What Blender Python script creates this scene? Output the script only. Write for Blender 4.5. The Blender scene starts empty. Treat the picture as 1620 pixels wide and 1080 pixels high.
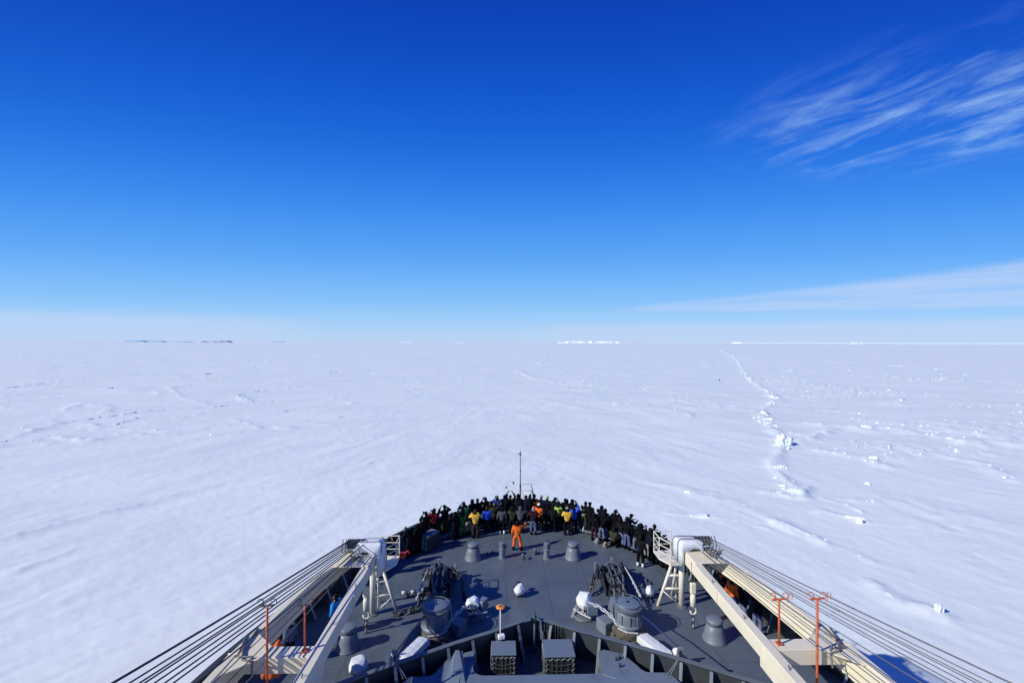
import bpy, bmesh, math, random
import numpy as np
from mathutils import Vector, Matrix, noise
R = math.radians
rnd = random.Random(7)
sc = bpy.context.scene
col = sc.collection

# ---------------------------------------------------------------- camera
cam_d = bpy.data.cameras.new('camera'); cam = bpy.data.objects.new('camera', cam_d); col.objects.link(cam)
cam_d.sensor_width = 36; cam_d.lens = 16; cam_d.clip_start = .1; cam_d.clip_end = 120000
cam.location = (-1.46, 0, 13)
cam.rotation_euler = (Matrix.Rotation(R(-1.5), 4, 'Z') @ Matrix.Rotation(R(90.1), 4, 'X') @ Matrix.Rotation(R(.14), 4, 'Z')).to_euler()
sc.camera = cam
# ---------------------------------------------------------------- light
SUN_EL = 32.0
SUN_TO = Vector((-.917 * math.cos(R(SUN_EL)), -.399 * math.cos(R(SUN_EL)), math.sin(R(SUN_EL))))   # towards the sun
sun_d = bpy.data.lights.new('sun', 'SUN'); sun_d.energy = 4.15; sun_d.angle = R(.53); sun_d.color = (1, .99, .90)
sun = bpy.data.objects.new('sun', sun_d); col.objects.link(sun)
sun.rotation_euler = SUN_TO.to_track_quat('Z', 'Y').to_euler(); sun.location = (-40, -20, 60)
sc.view_settings.view_transform = 'Standard'; sc.view_settings.look = 'None'
sc.view_settings.gamma = 1; sc.view_settings.use_curve_mapping = False
sc.view_settings.exposure = 0.0
world = bpy.data.worlds.new('World'); sc.world = world; world.use_nodes = True
wn = world.node_tree; wn.nodes.clear()
def wmath(op, a, b=None, c=None, clamp=False):
    n = wn.nodes.new('ShaderNodeMath'); n.operation = op; n.use_clamp = clamp
    for i, v in enumerate((a, b, c)):
        if v is None: continue
        if isinstance(v, (int, float)): n.inputs[i].default_value = v
        else: wn.links.new(v, n.inputs[i])
    return n.outputs[0]
def wsmooth(v, lo, hi):
    n = wn.nodes.new('ShaderNodeMapRange'); n.interpolation_type = 'SMOOTHSTEP'
    wn.links.new(v, n.inputs[0])
    for i, q in ((1, lo), (2, hi)):
        if isinstance(q, (int, float)): n.inputs[i].default_value = q
        else: wn.links.new(q, n.inputs[i])
    return n.outputs[0]
def wnoise(vec, scale, detail=6, rough=.6, dist=0.):
    n = wn.nodes.new('ShaderNodeTexNoise'); wn.links.new(vec, n.inputs['Vector'])
    n.inputs['Scale'].default_value = scale; n.inputs['Detail'].default_value = detail
    n.inputs['Roughness'].default_value = rough; n.inputs['Distortion'].default_value = dist
    return n.outputs[0]
def wcomb(x, y, z=0.):
    n = wn.nodes.new('ShaderNodeCombineXYZ')
    for i, v in enumerate((x, y, z)):
        if isinstance(v, (int, float)): n.inputs[i].default_value = v
        else: wn.links.new(v, n.inputs[i])
    return n.outputs[0]
def wmix(f, a, b):
    n = wn.nodes.new('ShaderNodeMix'); n.data_type = 'RGBA'
    wn.links.new(f, n.inputs[0])
    for i, v in ((6, a), (7, b)):
        if isinstance(v, tuple): n.inputs[i].default_value = v
        else: wn.links.new(v, n.inputs[i])
    return n.outputs[2]
sky = wn.nodes.new('ShaderNodeTexSky'); sky.sky_type = 'NISHITA'; sky.sun_disc = False
sky.sun_elevation = R(SUN_EL); sky.sun_rotation = math.atan2(SUN_TO.x, SUN_TO.y)
sky.altitude = 0; sky.air_density = 1.0; sky.dust_density = .15; sky.ozone_density = 2.0
hs = wn.nodes.new('ShaderNodeHueSaturation'); hs.inputs['Saturation'].default_value = 1.22
hs.inputs['Hue'].default_value = .507
wn.links.new(sky.outputs[0], hs.inputs['Color'])
tc = wn.nodes.new('ShaderNodeTexCoord'); sp = wn.nodes.new('ShaderNodeSeparateXYZ')
wn.links.new(tc.outputs['Generated'], sp.inputs[0])
dx, dy, dz = sp.outputs
hyp = wmath('SQRT', wmath('ADD', wmath('MULTIPLY', dx, dx), wmath('MULTIPLY', dy, dy)))
tanel = wmath('DIVIDE', dz, hyp)                       # tangent of the elevation
az = wmath('ARCTAN2', dx, dy)
zz = wmath('MAXIMUM', dz, .03)
px_, py_ = wmath('DIVIDE', dx, zz), wmath('DIVIDE', dy, zz)   # high cloud sheet, in units of its height
# cirrus: fibres drawn out along one direction of the sheet
ca, sa = math.cos(R(-66)), math.sin(R(-66))
fa = wmath('ADD', wmath('MULTIPLY', px_, ca), wmath('MULTIPLY', py_, sa))
fb = wmath('SUBTRACT', wmath('MULTIPLY', py_, ca), wmath('MULTIPLY', px_, sa))
n1 = wnoise(wcomb(wmath('MULTIPLY', fa, 1.0), wmath('MULTIPLY', fb, 2.3), 3.), 2.2, 10, .62, .9)
n2 = wnoise(wcomb(px_, py_, 7.), 1.9, 4, .55, .3)
dpx = wmath('DIVIDE', wmath('SUBTRACT', px_, 2.0), .98); dpy = wmath('DIVIDE', wmath('SUBTRACT', py_, 1.97), .80)
rad = wmath('SQRT', wmath('ADD', wmath('MULTIPLY', dpx, dpx), wmath('MULTIPLY', dpy, dpy)))
patch = wsmooth(rad, 1.15, .35)
cir = wmath('MULTIPLY', patch, wsmooth(wmath('ADD', wmath('MULTIPLY', n1, .6), wmath('MULTIPLY', n2, .45)), .45, .74))
n5 = wnoise(wcomb(wmath('MULTIPLY', fa, 1.6), wmath('MULTIPLY', fb, 6.), 9.), 3., 7, .6, .6)
cir = wmath('MULTIPLY', cir, wmath('MULTIPLY', wmath('ADD', .45, wmath('MULTIPLY', wsmooth(n5, .25, .75), .35)), .95))
# low stratus streaks near the horizon
lowv = wcomb(wmath('MULTIPLY', az, 2.2), wmath('MULTIPLY', tanel, 46.), 1.)
n3 = wnoise(lowv, 1.4, 7, .6, .4)
grow = wmath('MAXIMUM', wmath('SUBTRACT', az, .235), 0.)      # wedge that thickens to the right
wob = wmath('MULTIPLY', wmath('SUBTRACT', n3, .5), .016)
tw = wmath('ADD', tanel, wob)
wtop = wmath('ADD', wmath('MULTIPLY', grow, .078), .0725)
wbot = wmath('SUBTRACT', .069, wmath('MULTIPLY', grow, .022))
wed = wmath('MULTIPLY', wsmooth(tw, wmath('ADD', wtop, .006), wmath('SUBTRACT', wtop, .010)),
            wsmooth(tw, wmath('SUBTRACT', wbot, .004), wmath('ADD', wbot, .004)))
wed = wmath('MULTIPLY', wed, wmath('MULTIPLY', wsmooth(az, .235, .34), wsmooth(n3, .15, .62)))
lowR = wmath('MULTIPLY', wsmooth(tw, .043, .030), wsmooth(az, .02, .18))
lowL = wmath('MULTIPLY', wsmooth(tw, .053, .036), wsmooth(az, -.33, -.52))
low = wmath('MAXIMUM', lowR, lowL)
low = wmath('MULTIPLY', low, wmath('ADD', .30, wmath('MULTIPLY', n3, .55)))
n6 = wnoise(wcomb(wmath('MULTIPLY', az, 3.), wmath('MULTIPLY', tw, 120.), 4.), 1.3, 6, .6, .2)
low2 = wmath('MULTIPLY', wed, wmath('ADD', .50, wmath('MULTIPLY', wsmooth(n6, .3, .7), .28)))
lowc = wmath('MAXIMUM', low, low2)
rampn = wn.nodes.new('ShaderNodeValToRGB'); cr = rampn.color_ramp; cr.interpolation = 'B_SPLINE'
fore = wmath('MAXIMUM', wmath('ABSOLUTE', dy), wmath('MULTIPLY', hyp, .6))      # the blue deepens a little to either side of the bow
tan2 = wmath('ADD', wmath('MULTIPLY', tanel, .5), wmath('MULTIPLY', wmath('DIVIDE', dz, fore), .5))
elv = wmath('DIVIDE', wmath('ARCTANGENT', tan2), math.pi / 2); wn.links.new(elv, rampn.inputs[0])
SKY = [(0.0, (.50, .66, .92)), (.022, (.40, .65, .98)), (.055, (.24, .55, .99)), (.11, (.105, .40, .97)), (.19, (.030, .235, .88)), (.27, (.006, .128, .72)), (.36, (.002, .068, .56)), (.46, (.001, .035, .40)), (1.0, (.004, .035, .24))]
while len(cr.elements) < len(SKY): cr.elements.new(.5)
for e_, (q, c_) in zip(cr.elements, SKY): e_.position = q; e_.color = (*c_, 1)
gain = wn.nodes.new('ShaderNodeMix'); gain.data_type = 'RGBA'; gain.blend_type = 'MULTIPLY'; gain.inputs[0].default_value = 1
wn.links.new(rampn.outputs[0], gain.inputs[6]); gain.inputs[7].default_value = (11.1, 11.1, 11.1, 1)
fm_ = wn.nodes.new('ShaderNodeMix'); fm_.data_type = 'RGBA'; fm_.inputs[0].default_value = .94
wn.links.new(hs.outputs[0], fm_.inputs[6]); wn.links.new(gain.outputs[2], fm_.inputs[7])
c1 = wmix(cir, fm_.outputs[2], (4.6, 7.2, 10.8, 1))
c2 = wmix(lowc, c1, (5.9, 7.4, 10.3, 1))
bg = wn.nodes.new('ShaderNodeBackground'); bg.inputs['Strength'].default_value = .09
wo = wn.nodes.new('ShaderNodeOutputWorld')
wn.links.new(c2, bg.inputs[0]); wn.links.new(bg.outputs[0], wo.inputs[0])

# ---------------------------------------------------------------- materials
def mat(name, colr, rough=.6, var=.12, scale=3., bump=0., bscale=30., metal=0., spec=.5, stain=None, stain_amt=0., stain_scale=1.5, streak=None):
    m = bpy.data.materials.new(name); m.use_nodes = True
    nt = m.node_tree; b = nt.nodes['Principled BSDF']
    b.inputs['Roughness'].default_value = rough; b.inputs['Metallic'].default_value = metal
    b.inputs['Specular IOR Level'].default_value = spec
    tcn = nt.nodes.new('ShaderNodeTexCoord'); vec = tcn.outputs['Object']
    if streak:
        mp = nt.nodes.new('ShaderNodeMapping'); mp.inputs['Scale'].default_value = streak
        nt.links.new(vec, mp.inputs[0]); vec = mp.outputs[0]
    n = nt.nodes.new('ShaderNodeTexNoise'); n.inputs['Scale'].default_value = scale; n.inputs['Detail'].default_value = 6
    nt.links.new(vec, n.inputs['Vector'])
    r = nt.nodes.new('ShaderNodeValToRGB')
    r.color_ramp.elements[0].position = .3; r.color_ramp.elements[1].position = .7
    r.color_ramp.elements[0].color = (*[c * (1 - var) for c in colr], 1); r.color_ramp.elements[1].color = (*[min(1, c * (1 + var)) for c in colr], 1)
    nt.links.new(n.outputs[0], r.inputs[0]); out = r.outputs[0]
    if stain:
        n2 = nt.nodes.new('ShaderNodeTexNoise'); n2.inputs['Scale'].default_value = stain_scale; n2.inputs['Detail'].default_value = 8; n2.inputs['Roughness'].default_value = .68
        nt.links.new(vec, n2.inputs['Vector'])
        mr = nt.nodes.new('ShaderNodeMapRange'); mr.inputs[1].default_value = .54; mr.inputs[2].default_value = .74; mr.inputs[4].default_value = stain_amt
        nt.links.new(n2.outputs[0], mr.inputs[0])
        mx = nt.nodes.new('ShaderNodeMix'); mx.data_type = 'RGBA'; nt.links.new(mr.outputs[0], mx.inputs[0])
        nt.links.new(out, mx.inputs[6]); mx.inputs[7].default_value = (*stain, 1); out = mx.outputs[2]
    nt.links.new(out, b.inputs['Base Color'])
    mrr = nt.nodes.new('ShaderNodeMapRange'); mrr.inputs[3].default_value = max(.05, rough - .1); mrr.inputs[4].default_value = min(1, rough + .12)
    nt.links.new(n.outputs[0], mrr.inputs[0]); nt.links.new(mrr.outputs[0], b.inputs['Roughness'])
    if bump:
        n3 = nt.nodes.new('ShaderNodeTexNoise'); n3.inputs['Scale'].default_value = bscale; n3.inputs['Detail'].default_value = 5
        nt.links.new(vec, n3.inputs['Vector'])
        bp = nt.nodes.new('ShaderNodeBump'); bp.inputs['Strength'].default_value = bump; bp.inputs['Distance'].default_value = .05
        nt.links.new(n3.outputs[0], bp.inputs['Height']); nt.links.new(bp.outputs[0], b.inputs['Normal'])
    return m
M = {}
M['deck'] = mat('deck_paint', (.104, .128, .152), .5, .14, .5, .12, 5., stain=(.060, .068, .08), stain_amt=.5, stain_scale=.8)
M['grey'] = mat('grey_paint', (.13, .15, .17), .5, .12, 2., .1, 8, stain=(.05, .05, .05), stain_amt=.5, stain_scale=3)
M['grey_l'] = mat('light_grey_paint', (.17, .20, .23), .45, .12, 2., .1, 8, stain=(.08, .07, .06), stain_amt=.5, stain_scale=4)
M['bwk'] = mat('breakwater_paint', (.055, .062, .070), .55, .12, 2., .1, 8, stain=(.07, .045, .03), stain_amt=.6, stain_scale=3)
M['plat'] = mat('platform_paint', (.15, .19, .245), .5, .08, .6, .1, 4., stain=(.05, .06, .08), stain_amt=.5, stain_scale=1.1)
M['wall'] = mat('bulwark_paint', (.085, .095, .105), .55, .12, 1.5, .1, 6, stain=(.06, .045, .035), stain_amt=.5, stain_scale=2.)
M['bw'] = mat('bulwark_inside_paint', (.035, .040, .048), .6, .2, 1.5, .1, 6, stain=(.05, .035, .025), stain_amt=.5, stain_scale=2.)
M['dark'] = mat('dark_iron', (.022, .024, .028), .5, .3, 6, .3, 20, stain=(.07, .05, .03), stain_amt=.6, stain_scale=5)
M['chain'] = mat('chain_iron', (.05, .05, .052), .42, .35, 9, .3, 20, stain=(.45, .45, .46), stain_amt=.8, stain_scale=5)
M['frost'] = mat('frosted_chain', (.5, .5, .5), .6, .25, 9, .3, 20)
M['rust'] = mat('rusty_base', (.10, .09, .07), .75, .3, 6, .4, 20, stain=(.17, .14, .06), stain_amt=.8, stain_scale=4)
M['cream'] = mat('cream_paint', (.84, .75, .56), .42, .035, 1.2, .05, 3, stain=(.60, .53, .42), stain_amt=.38, stain_scale=1.6, streak=(1, .35, 1))
M['cream_w'] = mat('white_cream_paint', (.82, .765, .62), .45, .05, 2, .05, 5, stain=(.5, .42, .3), stain_amt=.35, stain_scale=6)
M['white'] = mat('white_canvas', (.78, .79, .80), .85, .06, 4, .25, 9)
M['netrope'] = mat('frosty_net_rope', (.07, .07, .07), .8, .5, 14)
M['net'] = mat('white_net_cover', (.74, .76, .78), .85, .12, 26, .4, 30, stain=(.25, .27, .3), stain_amt=.8, stain_scale=20)
M['wire'] = mat('wire_rope', (.045, .045, .05), .5, .2, 20)
M['wire_l'] = mat('pale_wire', (.16, .15, .15), .5, .2, 20)
M['red'] = mat('red_oxide_paint', (.55, .11, .04), .5, .2, 8, .1, 10, stain=(.2, .06, .04), stain_amt=.6, stain_scale=7)
M['orange_c'] = mat('orange_canvas', (.65, .12, .02), .7, .15, 6, .6, 10)
M['brightred'] = mat('red_hydrant', (.5, .03, .02), .45, .1, 6)
M['hull'] = mat('hull_orange', (.55, .12, .03), .5, .12, .5, .05, 3, stain=(.25, .09, .05), stain_amt=.6, stain_scale=1)
M['brass'] = mat('orange_disc', (.80, .30, .05), .5, .1, 12)
M['green'] = mat('green_grey', (.03, .07, .06), .5, .2, 6)
M['blue_r'] = mat('blue_rope', (.02, .035, .12), .6, .2, 20)
M['skin'] = mat('skin', (.45, .26, .18), .55, .08, 12)
M['berg_b'] = mat('haze_blue_berg', (.30, .46, .66), .6, .1, .02)  # blue of the distance haze mixed into the base colour
M['berg_d'] = mat('haze_dark_berg', (.22, .33, .48), .6, .6, .03)  # shaded sides and haze of the far bergs put into the colour
M['berg'] = mat('berg_ice', (.80, .86, .92), .6, .06, .02)
M['penguin'] = mat('black_feathers', (.02, .02, .025), .6, .2, 8)
M['block'] = mat('ridge_ice', (.76, .82, .84), .6, .06, 1.2, .4, 3.)
cloths = {}
def cloth(name, c, var=.14):
    if name not in cloths: cloths[name] = mat('cloth_' + name, c, .9, var, 7, .5, 9, spec=.12)
    return cloths[name]
CL = dict(black=(.004, .004, .006), navy=(.007, .010, .022), dark=(.010, .010, .012), olive=(.045, .045, .022), grey=(.085, .09, .10),
          lightgrey=(.3, .31, .32), blue=(.025, .09, .55), sky=(.02, .25, .70), red=(.55, .035, .03), orange=(.85, .16, .025), yellow=(.80, .46, .07),
          green=(.035, .12, .03), lime=(.38, .58, .10), khaki=(.32, .27, .18), camo=(.13, .15, .24), bluegrey=(.10, .12, .22), maroon=(.035, .010, .02),
          brown=(.05, .028, .015), teal=(.02, .06, .07), white=(.75, .75, .74), deepblue=(.02, .05, .25), hair=(.012, .009, .008), palegreen=(.25, .29, .23), sage=(.06, .10, .07))
for k, v in CL.items(): cloth(k, v, .45 if k == 'camo' else .14)

# ---------------------------------------------------------------- helpers
def tag(o, label=None, cat=None, group=None, kind=None):
    for k, v in (('label', label), ('category', cat), ('group', group), ('kind', kind)):
        if v: o[k] = v
    return o
def empty(name, loc=(0, 0, 0), rz=0., label=None, cat=None, group=None):
    o = bpy.data.objects.new(name, None); o.empty_display_size = .3; col.objects.link(o)
    o.location = loc; o.rotation_euler = (0, 0, rz)
    return tag(o, label, cat, group)
class MB:
    def __init__(s): s.v = []; s.f = []
    def add(s, vs, fs):
        n = len(s.v); s.v += [tuple(v) for v in vs]; s.f += [tuple(i + n for i in f) for f in fs]; return s
    def box(s, c, d, rot=None, taper=1.):
        x, y, z = d[0] / 2, d[1] / 2, d[2] / 2
        vs = [Vector((sx * x * (taper if sz > 0 else 1), sy * y * (taper if sz > 0 else 1), sz * z)) for sz in (-1, 1) for sy in (-1, 1) for sx in (-1, 1)]
        if rot is not None:
            m = rot if isinstance(rot, Matrix) else Matrix.Rotation(rot, 3, 'Z'); vs = [m @ v for v in vs]
        return s.add([v + Vector(c) for v in vs], [(0, 2, 3, 1), (4, 5, 7, 6), (0, 1, 5, 4), (2, 6, 7, 3), (0, 4, 6, 2), (1, 3, 7, 5)])
    def tube(s, pts, r, n=6, closed=False, caps=True):
        pts = [Vector(p) for p in pts]; k = len(pts)
        rs = r if isinstance(r, (list, tuple)) else [r] * k
        vs = []; up = None
        for i, p in enumerate(pts):
            a = pts[i - 1] if (i > 0 or closed) else p; b = pts[(i + 1) % k] if (i < k - 1 or closed) else p
            t = (b - a); t = t.normalized() if t.length > 1e-9 else Vector((0, 0, 1))
            if up is None: up = Vector((0, 0, 1)) if abs(t.z) < .9 else Vector((1, 0, 0))
            e1 = t.cross(up)
            if e1.length < 1e-4: e1 = t.cross(Vector((0, 1, 0)))
            e1.normalize(); e2 = e1.cross(t).normalized(); up = e2
            for j in range(n):
                q = 2 * math.pi * j / n; vs.append(p + (e1 * math.cos(q) + e2 * math.sin(q)) * rs[i])
        fs = []
        for i in range(k if closed else k - 1):
            i2 = (i + 1) % k
            for j in range(n): fs.append((i * n + j, i * n + (j + 1) % n, i2 * n + (j + 1) % n, i2 * n + j))
        if caps and not closed: fs += [tuple(range(n - 1, -1, -1)), tuple(range((k - 1) * n, k * n))]
        return s.add(vs, fs)
    def lathe(s, prof, n=24, c=(0, 0, 0), sx=1., sy=1.):
        vs = [(c[0] + r * math.cos(2 * math.pi * j / n) * sx, c[1] + r * math.sin(2 * math.pi * j / n) * sy, c[2] + z) for r, z in prof for j in range(n)]
        k = len(prof); fs = [(i * n + j, i * n + (j + 1) % n, (i + 1) * n + (j + 1) % n, (i + 1) * n + j) for i in range(k - 1) for j in range(n)]
        fs += [tuple(range(n - 1, -1, -1)), tuple(range((k - 1) * n, k * n))]
        return s.add(vs, fs)
    def prism(s, poly, z0, z1):
        n = len(poly); vs = [(x, y, z0) for x, y in poly] + [(x, y, z1) for x, y in poly]
        fs = [tuple(range(n - 1, -1, -1)), tuple(range(n, 2 * n))] + [(i, (i + 1) % n, n + (i + 1) % n, n + i) for i in range(n)]
        return s.add(vs, fs)
    def plate(s, pts, th):      # a planar polygon given in 3-D, thickened along its normal
        P = [Vector(p) for p in pts]; nrm = (P[1] - P[0]).cross(P[2] - P[0]).normalized() * th / 2; n = len(P)
        vs = [p - nrm for p in P] + [p + nrm for p in P]
        fs = [tuple(range(n - 1, -1, -1)), tuple(range(n, 2 * n))] + [(i, (i + 1) % n, n + (i + 1) % n, n + i) for i in range(n)]
        return s.add(vs, fs)
    def mesh(s, name, m, smooth=False, angle=None):
        me = bpy.data.meshes.new(name); me.from_pydata(s.v, [], s.f); me.update()
        if m: me.materials.append(m)
        if smooth or angle:
            for p in me.polygons: p.use_smooth = True
            if angle: me.set_sharp_from_angle(angle=R(angle))
        return me
    def build(s, name, m, parent=None, smooth=False, bevel=0, angle=None, loc=None):
        o = bpy.data.objects.new(name, s.mesh(name, m, smooth, angle)); col.objects.link(o)
        if parent: o.parent = parent
        if loc: o.location = loc
        if bevel:
            b = o.modifiers.new('bevel', 'BEVEL'); b.width = bevel; b.segments = 1; b.limit_method = 'ANGLE'
        return o
def inst(name, me, parent=None, loc=(0, 0, 0), rot=(0, 0, 0), scale=(1, 1, 1)):
    o = bpy.data.objects.new(name, me); col.objects.link(o); o.parent = parent
    o.location = loc; o.rotation_euler = rot; o.scale = scale
    return o
def copy_tree(o, parent=None):
    c = o.copy(); col.objects.link(c); c.parent = parent
    for ch in list(o.children): copy_tree(ch, c)
    return c

# ---------------------------------------------------------------- numpy noise
def _hash(ix, iy, seed):
    h = (ix.astype(np.int64) * 374761393 + iy.astype(np.int64) * 668265263 + seed * 982451653) & 0xffffffff
    h = ((h ^ (h >> 13)) * 1274126177) & 0xffffffff
    return ((h ^ (h >> 16)) & 0xffff) / 65535.0
def vnoise(x, y, seed):
    ix, iy = np.floor(x), np.floor(y); fx, fy = x - ix, y - iy
    u, v = fx * fx * fx * (fx * (fx * 6 - 15) + 10), fy * fy * fy * (fy * (fy * 6 - 15) + 10)
    a, b, c, d = _hash(ix, iy, seed), _hash(ix + 1, iy, seed), _hash(ix, iy + 1, seed), _hash(ix + 1, iy + 1, seed)
    return (a * (1 - u) + b * u) * (1 - v) + (c * (1 - u) + d * u) * v - .5
def fbm(x, y, seed, o=4):
    s = 0; a = 1.
    for i in range(o): s = s + a * vnoise(x, y, seed + i * 17); x = x * 2.03 + 5.1; y = y * 2.03 + 1.7; a *= .5
    return s

# ---------------------------------------------------------------- sea ice
ICE = -7.0
RIDGES_L = [  # (polyline, half width, height, blockiness)
    ([(696, 1439), (288, 550), (160, 297), (135, 246), (111, 190), (96.4, 158), (75.4, 132), (67, 116), (59.8, 99.4), (53.7, 87.1), (43.3, 73.6), (41.6, 70), (39.3, 63.6), (37.8, 59.1), (37.6, 57.2)], 1.15, .34, .8),
    ([(56.1, 89.9), (61.1, 91.6), (75.5, 102.8)], .9, .55, .12),
    ([(81.4, 102.7), (86, 105), (91, 104), (89.8, 99), (93, 94), (91.8, 85)], 1.6, .5, .9),
    ([(57.5, 82), (62, 77.4), (60.4, 72.2)], 1.1, .35, .7),
    ([(-99.9, 92), (-96.6, 98.2), (-92.8, 105), (-94.3, 117.5), (-95.7, 122)], .4, .22, .30),
    ([(-103, 98), (-108.9, 113), (-105.5, 122.5), (-101.5, 133.4), (-89.4, 139.6), (-81.5, 149.5), (-77, 152.6)], .45, .22, .30),
    ([(-128, 136), (-135.8, 150), (-118, 140), (-113, 131)], 1.1, .3, .6),
    ([(-147, 204), (-113, 163), (-94, 147)], .9, .2, .3),
    ([(-99, 172), (-92, 163), (-85, 154)], 1.5, .35, .9),
    ([(10.9, 308), (18.6, 245), (30, 219), (44, 212)], 2.2, .4, .6),
    ([(36.4, 52.9), (37.7, 51.3), (39.4, 49.6)], .6, .25, .25), ([(29, 49.3), (30.2, 46.8), (30.9, 44.6)], .7, .25, .45),
    ([(126, 145), (144, 158)], 2., .45, .6), ([(42, 57), (45.5, 56)], .6, .2, .5),
    ([(-51.9, 47.2), (-50.4, 49.5), (-48.9, 53), (-45.7, 56.5)], .42, .20, 0), ([(-44.7, 59.2), (-41.6, 63.7), (-39.1, 65.4)], .35, .15, 0), ([(-40.4, 58.2), (-37.1, 60.5), (-33.8, 62)], .3, .10, 0),
    ([(-43.1, 40.5), (-42.1, 44.7), (-39.3, 47.1)], .4, .10, 0), ([(-33, 91.2), (-27.1, 97.2), (-21.2, 101.2)], .4, .15, 0), ([(-24.6, 72.9), (-21.9, 77.5)], .35, .12, .02),
    ([(19, 64), (23.3, 61.2), (26.8, 59.3)], .4, .12, .0), ([(18.2, 52.2), (24.2, 50.8), (27.2, 48)], .4, .12, .03), ([(39.7, 57.1), (41.2, 54.9), (41.1, 52.4)], .5, .2, .3),
    ([(33.8, 59.7), (35.5, 58.4), (36.6, 57.2), (40.8, 60.9)], .8, .3, .9), ([(31.8, 43.1), (32.4, 40.6)], .4, .15, .1), ([(-210, 196), (-223, 244)], .8, .3, .25), ([(-209, 216), (-195, 222)], .8, .35, .3),
    ([(-191, 262), (-183, 272), (-178, 294)], .9, .35, .3), ([(-111, 294), (-99, 307)], .9, .4, .3), ([(-99.6, 183), (-91, 204)], .8, .3, .25), ([(77.2, 78.4), (78.7, 73), (73.2, 64.5)], .9, .3, .5),
    ([(22.8, 59.9), (27.7, 56.2), (29.7, 49.3)], .8, .09, .05),
    ([(29.3, 37), (29.2, 33.7)], .5, .2, .3), ([(30.7, 33.3), (31.1, 32.5)], .5, .25, .4)]
rr = random.Random(11)
for i in range(430):     # short pressure ridges scattered over the far floe
    d = 110 * (11 ** rr.random()); a = rr.uniform(-.95, .95); x, y = d * math.sin(a) * 1.25, d * math.cos(a)
    if -40 < x < 30 and y < 170: continue
    L = rr.uniform(3, 13) * (d / 110) ** .75; th = rr.gauss(0, .35) + (.12 if x < 0 else -.1); P = [(x, y)]
    for k in range(4):
        th += rr.gauss(0, .25); P.append((P[-1][0] + math.cos(th) * L / 4, P[-1][1] + math.sin(th) * L / 4))
    RIDGES_L.append((P, .9, rr.uniform(.12, .34), rr.uniform(.04, .2)))
def seg_dist(X, Y, P):
    best = np.full(X.shape, 1e9)
    for (a, b), (c, d) in zip(P, P[1:]):
        ux, uy = c - a, d - b; L2 = ux * ux + uy * uy
        t = np.clip(((X - a) * ux + (Y - b) * uy) / L2, 0, 1)
        best = np.minimum(best, np.hypot(X - a - t * ux, Y - b - t * uy))
    return best
def ice_height(X, Y):
    wx = X + 5 * fbm(X / 23, Y / 23, 5, 2); wy = Y + 5 * fbm(X / 23, Y / 23, 9, 2)
    def streaks(ang, seed):
        c, s = math.cos(ang), math.sin(ang); U, V = wx * c + wy * s, -wx * s + wy * c
        return .17 * fbm(U / 19, V / 4.6, seed, 4) + .035 * fbm(U / 4.2, V / .9, seed + 50, 3)
    w = 1 / (1 + np.exp(-(X - 4) / 14))
    h = streaks(R(62), 21) * (1 - w) + streaks(R(118), 33) * w
    h = h * (.55 + 1.0 * np.clip(fbm(X / 45, Y / 45, 77, 2) + .5, 0, 1))
    h = h + .5 * fbm(X / 60, Y / 60, 3, 2) + .03 * fbm(X / .9, Y / .9, 90, 2)
    rough = np.clip(fbm(X / 38 + 3, Y / 26, 61, 3) * 3.2 - .15, 0, 1) * np.clip((X - .5 * Y - 14) / 20, 0, 1)   # rafted, lumpy floe on the right
    h = h + rough * (np.abs(fbm(X / 3.2, Y / 3.2, 13, 4)) * .75)
    return h
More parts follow.
